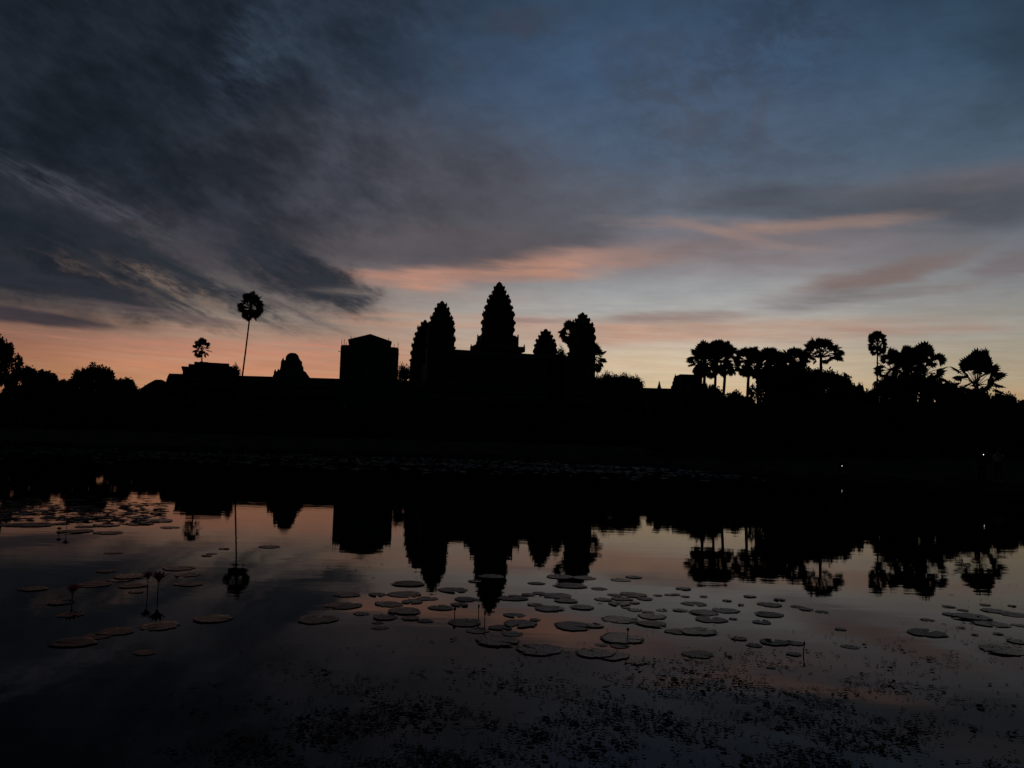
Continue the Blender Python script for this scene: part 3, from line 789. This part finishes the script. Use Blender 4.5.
def make_palm(name, px, py, wpx, hpx, D, base_px, label, group, style='ball', n=34, seed=1):
    """crown centre and size in pixels, D metres away, base_px: column of the trunk foot"""
    rnd = random.Random(seed); c0 = P(px, py, D); s = D / FPX
    rx, rz = wpx / 2 * s, hpx / 2 * s
    foot = P(base_px, py + 60, D); gx = foot.x; g = gz(gx, D)
    o = empty(name, (gx, D, g)); tag(o, label, 'palm tree', group)
    cl = c0 - o.location
    hubp = Vector((cl.x, 0, cl.z - rz * (.15 if style == 'ball' else .55)))
    bm = bmesh.new(); pts = []; rad = []
    for k in range(9):
        t = k / 8; bend = math.sin(t * math.pi) * .02 * cl.z
        pts.append((hubp.x * t ** 1.1 + bend * .3, 0, hubp.z * t - (0 if k else .3)))
        rad.append((.24 if t > .12 else .36 - t) * (1 - .25 * t) * max(1, s * 4) * .92)
    tube(bm, pts, rad, 8); link('trunk', bm, M['bark'], o)
    V, F = [], []; bm = bmesh.new()
    for k in range(n):
        a = k * 2.399963 + rnd.uniform(-.25, .25)
        t = (k + .5) / n
        e = R(88) - t * R(150 if style == 'ball' else 112) + rnd.uniform(-.12, .12)
        dr = Vector((math.cos(a) * math.cos(e), math.sin(a) * math.cos(e), math.sin(e)))
        if style != 'ball': dr.z = dr.z * 1.0 + .12
        top = 1.15 if style == 'ball' else (1.5 if dr.z > 0 else 1.0)
        dim = Vector((dr.x * rx, dr.y * rx, dr.z * rz * top))
        pl = rnd.uniform(*OPEN[style]); br = rnd.uniform(.40, .52) * (rx + rz) / 2 * (1 if dr.z > -.2 else .8)
        p1 = hubp + dim * pl * .55 + Vector((0, 0, .06 * rz)); p2 = hubp + dim * pl
        tube(bm, [hubp, p1, p2], [.05 * max(1, s * 4), .035 * max(1, s * 4), .025 * max(1, s * 4)], 4)
        up = Vector((rnd.gauss(0, .7), rnd.gauss(0, .7), 1)).normalized()
        dd = (dim.normalized() + Vector((0, 0, -.15))).normalized()
        if abs(dd.dot(up)) > .95: up = Vector((1, 0, .1))
        fan_leaf(V, F, p2, dd, up, br, rnd)
    link('leaf_stalk', bm, M['palmleaf'], o)
    SV, SF = [], []                                      # dead leaves hanging under the crown
    for k in range(8):
        a = rnd.uniform(0, 6.28); q = Vector((math.cos(a) * .22 * rx, math.sin(a) * .22 * rx, -rnd.uniform(.05, .3) * rz)) + hubp
        fan_leaf(SV, SF, q, Vector((math.cos(a) * .45, math.sin(a) * .45, -1)), Vector((math.cos(a), math.sin(a), .3)), rnd.uniform(.24, .36) * (rx + rz) / 2, rnd, 2.2, 9)
    raw('dead_fronds', SV, SF, M['bark'], o)
    fo = raw('fronds', V, F, M['palmleaf'], o)
    return o
PG = 'sugar palms'
make_palm('palm_tree', 716, 355, 36, 30, 110, 712, 'palm crown squeezed between the two leftmost palms of the right grove', PG, 'fan', 34, 21)
make_palm('palm_tree', 758, 364, 32, 28, 108, 757, 'palm crown half hidden right behind the palm with the bare trunk', PG, 'fan', 32, 22)
make_palm('palm_tree', 781, 366, 34, 28, 108, 783, 'palm crown in the middle of the dense part of the right grove', PG, 'fan', 32, 23)
make_palm('palm_tree', 908, 362, 36, 30, 106, 909, 'palm crown filling the gap between the twin palms', PG, 'fan', 30, 24)
make_palm('palm_tree', 251, 305, 27, 30, 190, 238, 'tall lone leaning palm with a round crown left of the ruined tower', PG, 'ball', 44, 1)
make_palm('palm_tree', 202, 348, 19, 22, 250, 201, 'small palm poking above the flat corner pavilion', PG, 'ball', 26, 2)
make_palm('palm_tree', 572, 332, 30, 28, 190, 576, 'palm whose ragged crown overlaps the left side of the right corner tower', PG, 'ball', 36, 3)
make_palm('palm_tree', 593, 358, 32, 32, 180, 591, 'palm sticking out of the right side of the right corner tower', PG, 'ball', 36, 4)
make_palm('palm_tree', 705, 360, 38, 38, 100, 701, 'leftmost palm of the right grove', PG, 'ball', 34, 5)
make_palm('palm_tree', 726, 358, 40, 36, 104, 719, 'second palm from the left of the right grove', PG, 'ball', 34, 6)
make_palm('palm_tree', 749, 362, 34, 34, 100, 744, 'palm whose bare trunk stands at the right of the bright gap', PG, 'ball', 30, 7)
make_palm('palm_tree', 770, 363, 36, 34, 100, 770, 'fourth palm from the left of the right grove, just left of the dense middle', PG, 'ball', 30, 8)
make_palm('palm_tree', 792, 361, 34, 32, 102, 789, 'palm sunk in the dense middle of the right grove', PG, 'ball', 28, 9)
make_palm('palm_tree', 821, 351, 48, 22, 95, 819, 'big fan shaped palm with a wide flat crown in the right grove', PG, 'fan', 40, 10)
make_palm('palm_tree', 877.5, 343, 22, 27, 190, 875, 'slim solitary palm with a small round crown above the notch on the right', PG, 'ball', 40, 11)
make_palm('palm_tree', 895, 366, 40, 34, 98, 897, 'left one of the twin palms beside the slim palm', PG, 'fan', 28, 12)
make_palm('palm_tree', 924, 364, 46, 42, 98, 921, 'right one of the twin palms, taller and more open', PG, 'fan', 28, 13)
make_palm('palm_tree', 977, 373, 52, 46, 98, 979, 'rightmost palm with an open crown standing by itself', PG, 'fan', 27, 14)

# far woods closing the horizon, and undergrowth under the groves
def belt(name, x0, x1, y0, y1, h, n, size, label, cat, seed):
    rnd = random.Random(seed); V, F = [], []
    for _ in range(n):
        x = rnd.uniform(x0, x1); y = rnd.uniform(y0, y1)
        hh = h * (.80 + .12 * math.sin(x * .021 + seed) + .07 * math.sin(x * .13 + y * .05 + seed))
        p = Vector((x, y, 1.2 + hh * rnd.random() ** .8)); s = size * rnd.uniform(.5, 1.3)
        u = Vector((rnd.uniform(-1, 1), rnd.uniform(-.5, .5), rnd.uniform(-.7, .7))).normalized(); v = u.cross(Vector((rnd.uniform(-.4, .4), 1, rnd.uniform(-.4, .4)))).normalized()
        i = len(V); V += [tuple(p - u * s), tuple(p - v * s * .6), tuple(p + u * s), tuple(p + v * s * .6)]; F.append((i, i + 1, i + 2, i + 3))
    tag(raw(name, V, F, M['leaf']), label, cat, None, 'stuff')
belt('forest', -420, 420, 480, 520, 26, 42000, 2.2, 'far dark woods closing the horizon behind the temple', 'forest', 1)
belt('undergrowth', -110, 40, 152, 160, 7, 16000, .7, 'dark undergrowth along the foot of the temple and left trees', 'undergrowth', 2)
belt('undergrowth', 16, 100, 90, 98, 8, 20000, .6, 'dark undergrowth below the right grove of palms', 'undergrowth', 3)

# ------------------------------------------------------------------ lily pads
def pad_mesh(seed):
    rnd = random.Random(seed); n = 36; V = []; F = []
    notch = rnd.uniform(.10, .2)
    rim = []
    for k in range(n + 1):
        a = notch + (2 * math.pi - 2 * notch) * k / n
        r = 1 + .05 * math.sin(3 * a + seed) + .03 * math.sin(7 * a + 2 * seed) + rnd.uniform(-.03, .02) - (.16 if rnd.random() < .06 else 0)
        rim.append((a, r))
    curl = rnd.choice((0, 0, .01, .02, .05))
    V.append((0, 0, .006))
    for f, z in ((.45, .010), (.85, .012), (1.0, .016)):
        for a, r in rim:
            zz = z + (curl * max(0, math.sin(a * 1.0 + seed)) ** 3 if f == 1.0 else 0) + .004 * math.sin(a * 9 + seed) * f
            V.append((r * f * math.cos(a), r * f * math.sin(a), zz))
    m = n + 1
    for k in range(n): F.append((0, 1 + k, 2 + k))
    for j in range(2):
        for k in range(n): F.append((1 + j * m + k, 1 + (j + 1) * m + k, 2 + (j + 1) * m + k, 2 + j * m + k))
    # underside skirt gives the leaf its thickness
    b = len(V); V += [(x * .99, y * .99, -.004) for x, y, z in V[1 + 2 * m:1 + 3 * m]]
    for k in range(n): F.append((1 + 2 * m + k, b + k, b + k + 1, 2 + 2 * m + k))
    me = bpy.data.meshes.new('lily_pad'); me.from_pydata(V, [], F); me.materials.append(M['pad_old' if seed % 3 == 0 else 'pad'])
    for p in me.polygons: p.use_smooth = True
    me.update(); return me
PM = [pad_mesh(k) for k in range(9)]
PADS = {
 'the patch under scaffolding reflection': [(408, 584, 33), (347, 595, 27), (377, 594.7, 20), (404.5, 594.7, 32), (344, 606, 35), (389, 604.5, 30), (412, 602, 23), (427, 598.8, 22), (361, 614, 17), (405, 611.5, 33), (317.5, 619.7, 42), (384.7, 617.8, 24), (410.5, 618.6, 18), (425, 621, 17), (377.6, 623, 11), (380, 628, 18), (332, 606, 18)],
 'the patch under central tower reflection': [(491, 576.7, 28), (474.7, 581.6, 14), (452.8, 590.4, 29), (466.5, 599.7, 26), (513, 598.3, 29), (440.5, 608, 27), (459.7, 605, 19), (514.4, 615.4, 21), (465, 623, 38), (520, 624.3, 36), (535, 620, 11), (478, 631, 26), (497, 642, 44), (539, 650, 46), (500, 628, 24), (512, 634, 22)],
 'the patch under corner tower reflection': [(536, 583.5, 18), (528, 595, 14), (539, 593.5, 14), (535, 605, 15), (549, 609, 30), (556.4, 596, 32), (570, 586, 34), (560, 577, 28), (584, 578, 24), (598.8, 589, 17), (582, 607.6, 25), (603, 599.7, 19), (574, 626.6, 40), (595, 626.3, 17), (566, 601, 24)],
 'the patch right of tower reflections': [(620.7, 580, 20), (634.4, 577.5, 17), (615, 595, 16), (633, 595, 26), (657.6, 595.5, 9), (670, 595, 11), (622, 599, 22), (645, 599, 16), (619.3, 604, 22), (634.4, 603, 11), (626, 608, 9), (634.4, 610, 14), (648, 612.4, 12), (661.8, 610.6, 12), (652, 616.8, 28), (619.4, 620, 38), (652, 624.3, 30), (622, 639, 43), (601.6, 645, 13), (619.4, 646, 20), (594.7, 653.7, 38), (612.5, 656, 36), (636, 662.6, 22)],
 'the patch under palm reflections': [(683.4, 589, 16), (676, 594.7, 9), (685, 596.7, 9), (703.7, 596.7, 8), (749.8, 596.7, 12), (694.4, 604, 24), (727, 601, 9), (779.5, 600, 11), (769.4, 605, 24), (703.7, 612.8, 28), (725.6, 610.8, 25), (768.6, 614.7, 27), (710.8, 619.8, 31), (733, 619, 8), (680, 610.5, 15), (761.6, 622.5, 17), (797.5, 607, 15), (677, 632, 24), (699, 632, 38), (739, 639, 15), (774, 642.8, 26), (795, 643.6, 17), (754.5, 645.6, 15), (698, 654.5, 30), (794, 654.5, 14), (771, 668, 9), (806, 609.5, 13), (741, 605, 7)],
 'the patch at far right': [(822, 612, 12), (840.5, 629.4, 12), (850, 647, 16), (927, 633.3, 36), (970.7, 617.3, 34), (951, 614.7, 15), (990.4, 624, 30), (948.8, 607, 11), (963, 610.3, 10), (997, 611.4, 26), (1014.5, 614.7, 24), (1021, 625.6, 14), (1019, 642, 20), (1003.5, 650.8, 38), (927, 620, 12), (962, 628, 6), (975, 635, 6), (998, 634, 9), (1012, 606, 8), (985, 605, 9)],
 'the patch around left flowers': [(179, 568.6, 30), (187, 575, 26), (190, 584, 30), (129, 577, 28), (120, 580, 22), (133, 586, 26), (93, 585, 30), (106, 571.5, 16), (33, 589, 24), (212.6, 619, 36), (159.5, 626.5, 38), (116, 632, 31), (73, 643, 40), (113, 553, 16), (212, 554, 10), (207, 556, 10), (224, 549, 10), (270, 547, 20), (136, 592, 14), (70, 615, 22), (145, 653, 20), (98, 636, 28), (60, 603, 22)],
 'the distant patch at far left': [(30, 525, 38), (9, 525, 22), (75, 531.6, 32), (109, 533, 25), (78, 521.4, 20), (106, 525.6, 22), (97, 517.5, 32), (139, 517.5, 24), (139, 524, 24), (170, 527.7, 20), (154, 521, 34), (52, 518, 20), (22, 514, 24), (60, 524, 16), (44, 511, 20), (120, 520, 16), (10, 519, 18), (85, 527, 18)],
}
ORD = ['nearest', 'second nearest', 'third nearest', 'fourth nearest', 'fifth nearest', 'sixth nearest', 'seventh nearest', 'eighth nearest', 'ninth nearest', 'tenth nearest', 'eleventh nearest', 'twelfth nearest', 'thirteenth nearest', 'fourteenth nearest']
rnd = random.Random(4)
for zone, L in PADS.items():
    W_ = sorted((l[2] for l in L), reverse=True)
    xs = [l[0] for l in L]; lo, hi = min(xs), max(xs); cut = [lo + (hi - lo) / 3, lo + 2 * (hi - lo) / 3]
    byc = {}
    for (x, y, w) in L:
        cside = 'left' if x < cut[0] else ('middle' if x < cut[1] else 'right')
        byc.setdefault(cside, []).append((y, x, w))
    for cside, A in byc.items():
        A.sort(reverse=True)
        for k, (y, x, w) in enumerate(A):
            p = W(x, y); dist = p.length
            rad = w / 2 * math.hypot(p.x, p.y) * .99 / FPX
            size = 'big' if w > 28 else ('mid-sized' if w > 16 else 'small')
            lab = '%s lily pad, %s on the %s of %s' % (size, ORD[k] if k < len(ORD) else 'farthest', cside, zone)
            if k == len(A) - 1 and k > 0: lab = '%s lily pad, farthest on the %s of %s' % (size, cside, zone)
            o = bpy.data.objects.new('lily_pad', rnd.choice(PM)); COL.objects.link(o)
            o.location = (p.x, p.y, .001 + rnd.uniform(0, .006)); o.scale = (rad, rad * rnd.uniform(.85, 1.1), max(rad, .12)); o.rotation_euler = (rnd.uniform(-.012, .012), rnd.uniform(-.012, .012), rnd.uniform(0, 6.28))
            tag(o, lab, 'lily pad', 'lily pads floating in ' + zone)

# distant carpet of pads near the far bank and pads scattered too thin to tell apart: stuff
def flat_leaf(V, F, x, y, r, z, rnd, n=7, tilt=.0):
    i = len(V); a0 = rnd.uniform(0, 6.28); tx, ty = rnd.uniform(-tilt, tilt), rnd.uniform(-tilt, tilt)
    for k in range(n):
        a = a0 + k * 2 * math.pi / n; q = r * rnd.uniform(.7, 1.1)
        dx, dy = q * math.cos(a), q * math.sin(a)
        V.append((x + dx, y + dy, z + abs(dx * tx + dy * ty)))
    F.append(tuple(range(i, i + n)))
V, F = [], []; rnd = random.Random(8)
for _ in range(5200):
    x = rnd.uniform(-75, 14); y = rnd.triangular(38, 80, 58)
    if y > 84 - max(0, x) * 1.6 - max(0, -x) * .12 - 3: continue
    if math.sin(x * .21 + y * .5) + math.sin(y * 1.7 + x * .05) < rnd.uniform(-1.4, .9): continue
    flat_leaf(V, F, x, y, rnd.uniform(.12, .34), rnd.uniform(.01, .03), rnd, 9, .22)
for _ in range(420):
    q = W(rnd.uniform(-10, 165), rnd.triangular(496, 526, 509))
    flat_leaf(V, F, q.x, q.y, rnd.uniform(.03, .13), rnd.uniform(.006, .02), rnd, 8, .12)
tag(raw('lily_pad_carpet', V, F, M['padfar']), 'distant carpet of lily pads glinting along the far bank', 'lily pads', None, 'stuff')

# fine weed and fallen bits floating nearest the camera
def dens(px, py):
    d = 0
    for (cx_, cy_, rx_, ry_, k) in ((720, 690, 150, 28, .8), (800, 730, 190, 50, 1), (430, 735, 170, 55, 1.1), (640, 720, 120, 60, .45), (330, 750, 100, 40, .7), (900, 770, 120, 30, .9), (860, 660, 120, 30, .25), (980, 640, 60, 50, .3), (690, 668, 90, 12, .5), (150, 500, 200, 14, .25), (360, 570, 50, 10, .25)):
        q = ((px - cx_) / rx_) ** 2 + ((py - cy_) / ry_) ** 2
        d += k * math.exp(-q * 1.2)
    return d
V, F = [], []; rnd = random.Random(12)
def clump_noise(x, y): return (math.sin(x * 3.1 + 2 * math.sin(y * 2.3)) + math.sin(y * 5.3 + 1.5 * math.sin(x * 4.1 + 1)) + math.sin((x + y) * 9.7) * .6)
cnt = 0
while cnt < 8500:
    px, py = rnd.uniform(-60, 1080), rnd.uniform(500, 800)
    p = W(px, py)
    if rnd.random() > dens(px, py) * max(.05, .45 + .42 * clump_noise(p.x * 1.5, p.y * 1.5)): continue
    r = rnd.choice((.004, .006, .008, .011)) * rnd.uniform(.7, 1.3)
    if rnd.random() < .06: r *= 2.2
    flat_leaf(V, F, p.x, p.y, r, .003 + rnd.uniform(0, .003), rnd, 6, .5)
    if rnd.random() < .16:                               # a strand of stem or grass
        a = rnd.uniform(0, 6.28); L_ = rnd.uniform(.02, .07); dx, dy = math.cos(a), math.sin(a); bx_ = rnd.uniform(-.3, .3); prev = None
        for q in range(5):
            t_ = q / 4; X = p.x + dx * L_ * t_ - dy * bx_ * L_ * t_ * t_; Y = p.y + dy * L_ * t_ + dx * bx_ * L_ * t_ * t_
            i0 = len(V); V += [(X - dy * .0016, Y + dx * .0016, .004), (X + dy * .0016, Y - dx * .0016, .007)]
            if q: F.append((i0 - 2, i0 - 1, i0 + 1, i0))
    if rnd.random() < .18:                               # a curled bit standing up
        flat_leaf(V, F, p.x + r, p.y, r * .7, .012, rnd, 5, 1.4)
    cnt += 1
tag(raw('floating_weed', V, F, M['weed']), 'scattered dark pond weed and leaf bits floating in the near water', 'pond weed', None, 'stuff')

# ------------------------------------------------------------------ water lily flowers and buds
def make_flower(px, ptop, pbase, wpx, label, lean=0.0, bud=False):
    b = W(px, pbase); D = math.hypot(b.x, b.y)
    H = (pbase - ptop) * D / FPX; R_ = wpx / 2 * D / FPX
    o = empty('water_lily_bud' if bud else 'water_lily', (b.x, b.y, 0)); tag(o, label, 'flower bud' if bud else 'flower', None if not bud else 'buds on stalks standing in the pond')
    fh = min(R_ * 1.2, H * .6) if not bud else H * .35
    zb = H - fh
    bm = bmesh.new(); tube(bm, [(0, 0, -.15), (lean * .4, 0, zb * .5), (lean, 0, zb + .005)], [.005, .0045, .004], 6); link('stem', bm, M['stem'], o)
    def petals(n, r, h, w, open_, name, m, twist):
        V, F = [], []
        for k in range(n):
            a = twist + k * 2 * math.pi / n; ca, sa = math.cos(a), math.sin(a); i = len(V)
            for t, ww in ((0, .15), (.3, .8), (.6, 1), (.85, .6), (1, .03)):
                rr = r * open_ * (t ** 1.2); z = zb + h * (t ** .85 if bud else t ** .8)
                for q in (-1, 0, 1):
                    cup = (abs(q) * .18 * w)
                    V.append((lean + (rr - cup * .5 + .002) * ca - q * ww * w * sa, (rr - cup * .5 + .002) * sa + q * ww * w * ca, z + cup * .4))
            for j in range(4):
                for q in (0, 1):
                    u = i + j * 3 + q; F.append((u, u + 1, u + 4, u + 3))
        return raw(name, V, F, m, o, True)
    if bud:
        bm = bmesh.new(); rr = R_
        loft(bm, [[(lean + q * rr * math.cos(t * math.pi / 4), q * rr * math.sin(t * math.pi / 4), zb + fh * f) for t in range(8)] for q, f in ((.4, 0), (.9, .2), (1, .4), (.75, .7), (.1, 1))])
        link('bud', bm, M['stem'], o, True)
    else:
        petals(9, R_, fh * .72, R_ * .20, 1.0, 'outer_petals', M['petal'], 0)
        petals(8, R_, fh * .95, R_ * .17, .66, 'inner_petals', M['petal'], .3)
        bm = bmesh.new()
        for k in range(14):
            a = k * 2.4; q = R_ * .16 * math.sqrt(k / 14)
            tube(bm, [(lean + q * math.cos(a), q * math.sin(a), zb), (lean + 1.6 * q * math.cos(a), 1.6 * q * math.sin(a), zb + fh * .5)], .0016, 4)
        link('stamens', bm, M['stamen'], o)
    return o
make_flower(72, 586.5, 602, 14, 'pink water lily standing alone at far left', 0)
make_flower(157.5, 573.5, 596, 17, 'open pink water lily on a tall stem, right one of the left pair', 0.004)
make_flower(147.5, 573.5, 594, 12, 'pink water lily on a tall stem, left one of the left pair', -.004)
make_flower(66.5, 510, 526, 7, 'small dark flower standing among the distant pads at far left', 0)
make_flower(454.5, 607, 618, 3.2, 'short thick bud left of the central tower reflection tip', 0, True)
make_flower(478.5, 604, 617, 1.8, 'thin bud stalk touching the left side of the central tower reflection', 0, True)
make_flower(484.5, 610, 628, 2, 'tallest thin bud stalk at the central tower reflection tip', 0, True)
make_flower(627.8, 628, 637, 3, 'small bud rising from a big pad in the middle patch', 0, True)
make_flower(803, 642, 654, 2, 'thin stalk on its own right of the pads below the palm reflections', .01, True)
make_flower(59, 528, 534, 4, 'stubby bud beside the dark flower among the distant pads', 0, True)

# ------------------------------------------------------------------ people on the right bank
def person(loc, rz, pose, shirt, label):
    o = empty('person', loc, rz); tag(o, label, 'person')
    sit = pose == 'sit'
    hip = .22 if sit else .93
    J = {}
    J['pel'] = (0, 0, hip); J['ch'] = (0, -.03 if sit else 0, hip + .30); J['neck'] = (0, -.02, hip + .50); J['head'] = (0, -.04, hip + .62); J['top'] = (0, -.03, hip + .76)
    for s, n in ((-1, 'l'), (1, 'r')):
        J['sh' + n] = (s * .18, 0, hip + .46); 
        if n == 'r' or sit: J['el' + n] = (s * .22, -.20, hip + .26); J['wr' + n] = (s * .08, -.40, hip + (.46 if not sit else .10))
        else: J['el' + n] = (s * .25, .03, hip + .19); J['wr' + n] = (s * .24, -.06, hip - .05)
        J['hp' + n] = (s * .09, 0, hip - .03)
        if sit: J['kn' + n] = (s * .16, -.36, .48); J['an' + n] = (s * .12, -.55, .07); J['to' + n] = (s * .13, -.72, .04)
        else: J['kn' + n] = (s * .10, -.02, .49); J['an' + n] = (s * .11, .02, .08); J['to' + n] = (s * .12, -.17, .04)
    rad = dict(pel=.15, ch=.15, neck=.055, head=.10, top=.07, sh=.075, el=.048, wr=.032, hp=.10, kn=.06, an=.042, to=.035)
    E_ = [('pel', 'ch'), ('ch', 'neck'), ('neck', 'head'), ('head', 'top')]
    for n in 'lr': E_ += [('ch', 'sh' + n), ('sh' + n, 'el' + n), ('el' + n, 'wr' + n), ('pel', 'hp' + n), ('hp' + n, 'kn' + n), ('kn' + n, 'an' + n), ('an' + n, 'to' + n)]
    def skin(name, pts, edges, radii, m, root=0, sub=1):
        me = bpy.data.meshes.new(name); me.from_pydata(pts, edges, []); ob = bpy.data.objects.new(name, me); COL.objects.link(ob); ob.parent = o
        md = ob.modifiers.new('skin', 'SKIN'); md.use_smooth_shade = True
        for i, r in enumerate(radii):
            v = me.skin_vertices[0].data[i]; v.radius = (r, r * (.8 if r > .12 else 1)); v.use_root = i == root
        sb = ob.modifiers.new('sub', 'SUBSURF'); sb.levels = sub; sb.render_levels = sub
        me.materials.append(m); return ob
    ks = list(J); idx = {k: i for i, k in enumerate(ks)}
    P_ = [J[k] for k in ks]; E2 = [(idx[a], idx[b]) for a, b in E_]; Rr = [rad.get(k, rad.get(k[:2])) for k in ks]
    # fingers rooted in the palms, in the same body
    for n in 'lr':
        w = Vector(J['wr' + n]); d = (w - Vector(J['el' + n])).normalized(); sd = d.cross(Vector((0, 0, 1))).normalized()
        palm = w + d * .06; P_.append(tuple(palm)); Rr.append(.026); E2.append((idx['wr' + n], len(P_) - 1)); pi = len(P_) - 1
        for k, (o_, ln) in enumerate(((-.03, .06), (-.01, .07), (.01, .066), (.03, .052))):
            a = palm + sd * o_ + d * .035; b_ = a + d * ln * .5 + Vector((0, 0, -.015)); c_ = b_ + d * ln * .3 + Vector((0, 0, -.03))
            for q, r in ((a, .010), (b_, .009), (c_, .008)): P_.append(tuple(q)); Rr.append(r)
            m_ = len(P_); E2 += [(pi, m_ - 3), (m_ - 3, m_ - 2), (m_ - 2, m_ - 1)]
        t0 = palm - sd * .035 * (1 if n == 'l' else -1) - d * .02; t1 = t0 - sd * .02 * (1 if n == 'l' else -1) + d * .03
        P_ += [tuple(t0), tuple(t1)]; Rr += [.011, .009]; m_ = len(P_); E2 += [(pi, m_ - 2), (m_ - 2, m_ - 1)]
    skin('body', P_, E2, Rr, M['skin'], 0, 1)
    sc_ = 1.13
    def sub(keys, edges, m, name, k=1.13):
        ii = {q: i for i, q in enumerate(keys)}
        skin(name, [J[q] for q in keys], [(ii[a], ii[b]) for a, b in edges], [rad.get(q, rad.get(q[:2])) * k for q in keys], m, 0, 1)
    sub(['pel', 'ch', 'shl', 'shr', 'ell', 'elr'], [('pel', 'ch'), ('ch', 'shl'), ('ch', 'shr'), ('shl', 'ell'), ('shr', 'elr')], shirt, 'shirt')
    sub(['pel', 'hpl', 'hpr', 'knl', 'knr', 'anl', 'anr'], [('pel', 'hpl'), ('pel', 'hpr'), ('hpl', 'knl'), ('hpr', 'knr'), ('knl', 'anl'), ('knr', 'anr')], M['trousers'], 'trousers', 1.15)
    bm = bmesh.new(); bmesh.ops.create_icosphere(bm, subdivisions=2, radius=.115)
    for v in bm.verts: v.co = Vector((v.co.x * .95, v.co.y + .02, v.co.z)) + Vector(J['head']) + Vector((0, .0, .055))
    bmesh.ops.delete(bm, geom=[v for v in bm.verts if v.co.y < J['head'][1] - .045 and v.co.z < J['head'][2] + .10], context='VERTS')
    link('hair', bm, M['hair'], o, True)
    return o, Vector(J['wrr'])
def phone(pos, rz, label):
    o = empty('phone', pos, rz); tag(o, label, 'phone')
    bm = bmesh.new(); box(bm, -.038, .038, -.004, .004, -.075, .075); bmesh.ops.bevel(bm, geom=bm.edges[:], offset=.002, segments=1, affect='EDGES'); link('case', bm, M['phone'], o)
    bm = bmesh.new(); bmesh.ops.create_uvsphere(bm, u_segments=10, v_segments=6, radius=.016)
    for v in bm.verts: v.co.y = v.co.y * .4 - .007; v.co.z += .05
    link('torch_light', bm, M['lamp'], o); return o
def put_person(px, pylight, D, pose, shirt, label, plabel):
    l = P(px, pylight, D); g = gz(l.x, D)
    dirc = Vector((-l.x, -D, 0)).normalized(); rz = math.atan2(dirc.y, dirc.x) + math.pi / 2
    o, hand = person((0, 0, 0), 0, pose, shirt, label)
    hz = hand.z
    off = Matrix.Rotation(rz, 3, 'Z') @ Vector((hand.x, hand.y - .13, 0))
    o.location = (l.x - off.x, l.y - off.y, gz(l.x - off.x, l.y - off.y)); o.rotation_euler = (0, 0, rz)
    if plabel: phone(Vector((l.x, l.y, o.location.z + hz + .06)), rz, plabel)
    return o
pp = put_person(983.5, 454.5, 40, 'stand', M['shirt2'], 'person standing on the right bank holding up a lit phone', 'phone with its torch lit, held by the standing person on the right bank')
put_person(842, 467, 52, 'sit', M['shirt2'], 'person sitting low on the far bank below the notch in the trees', 'phone with its small torch lit, held by the sitting person')
put_person(1000.5, 458, 42, 'stand', M['shirt'], 'person in a pale shirt at the far right of the bank', None)
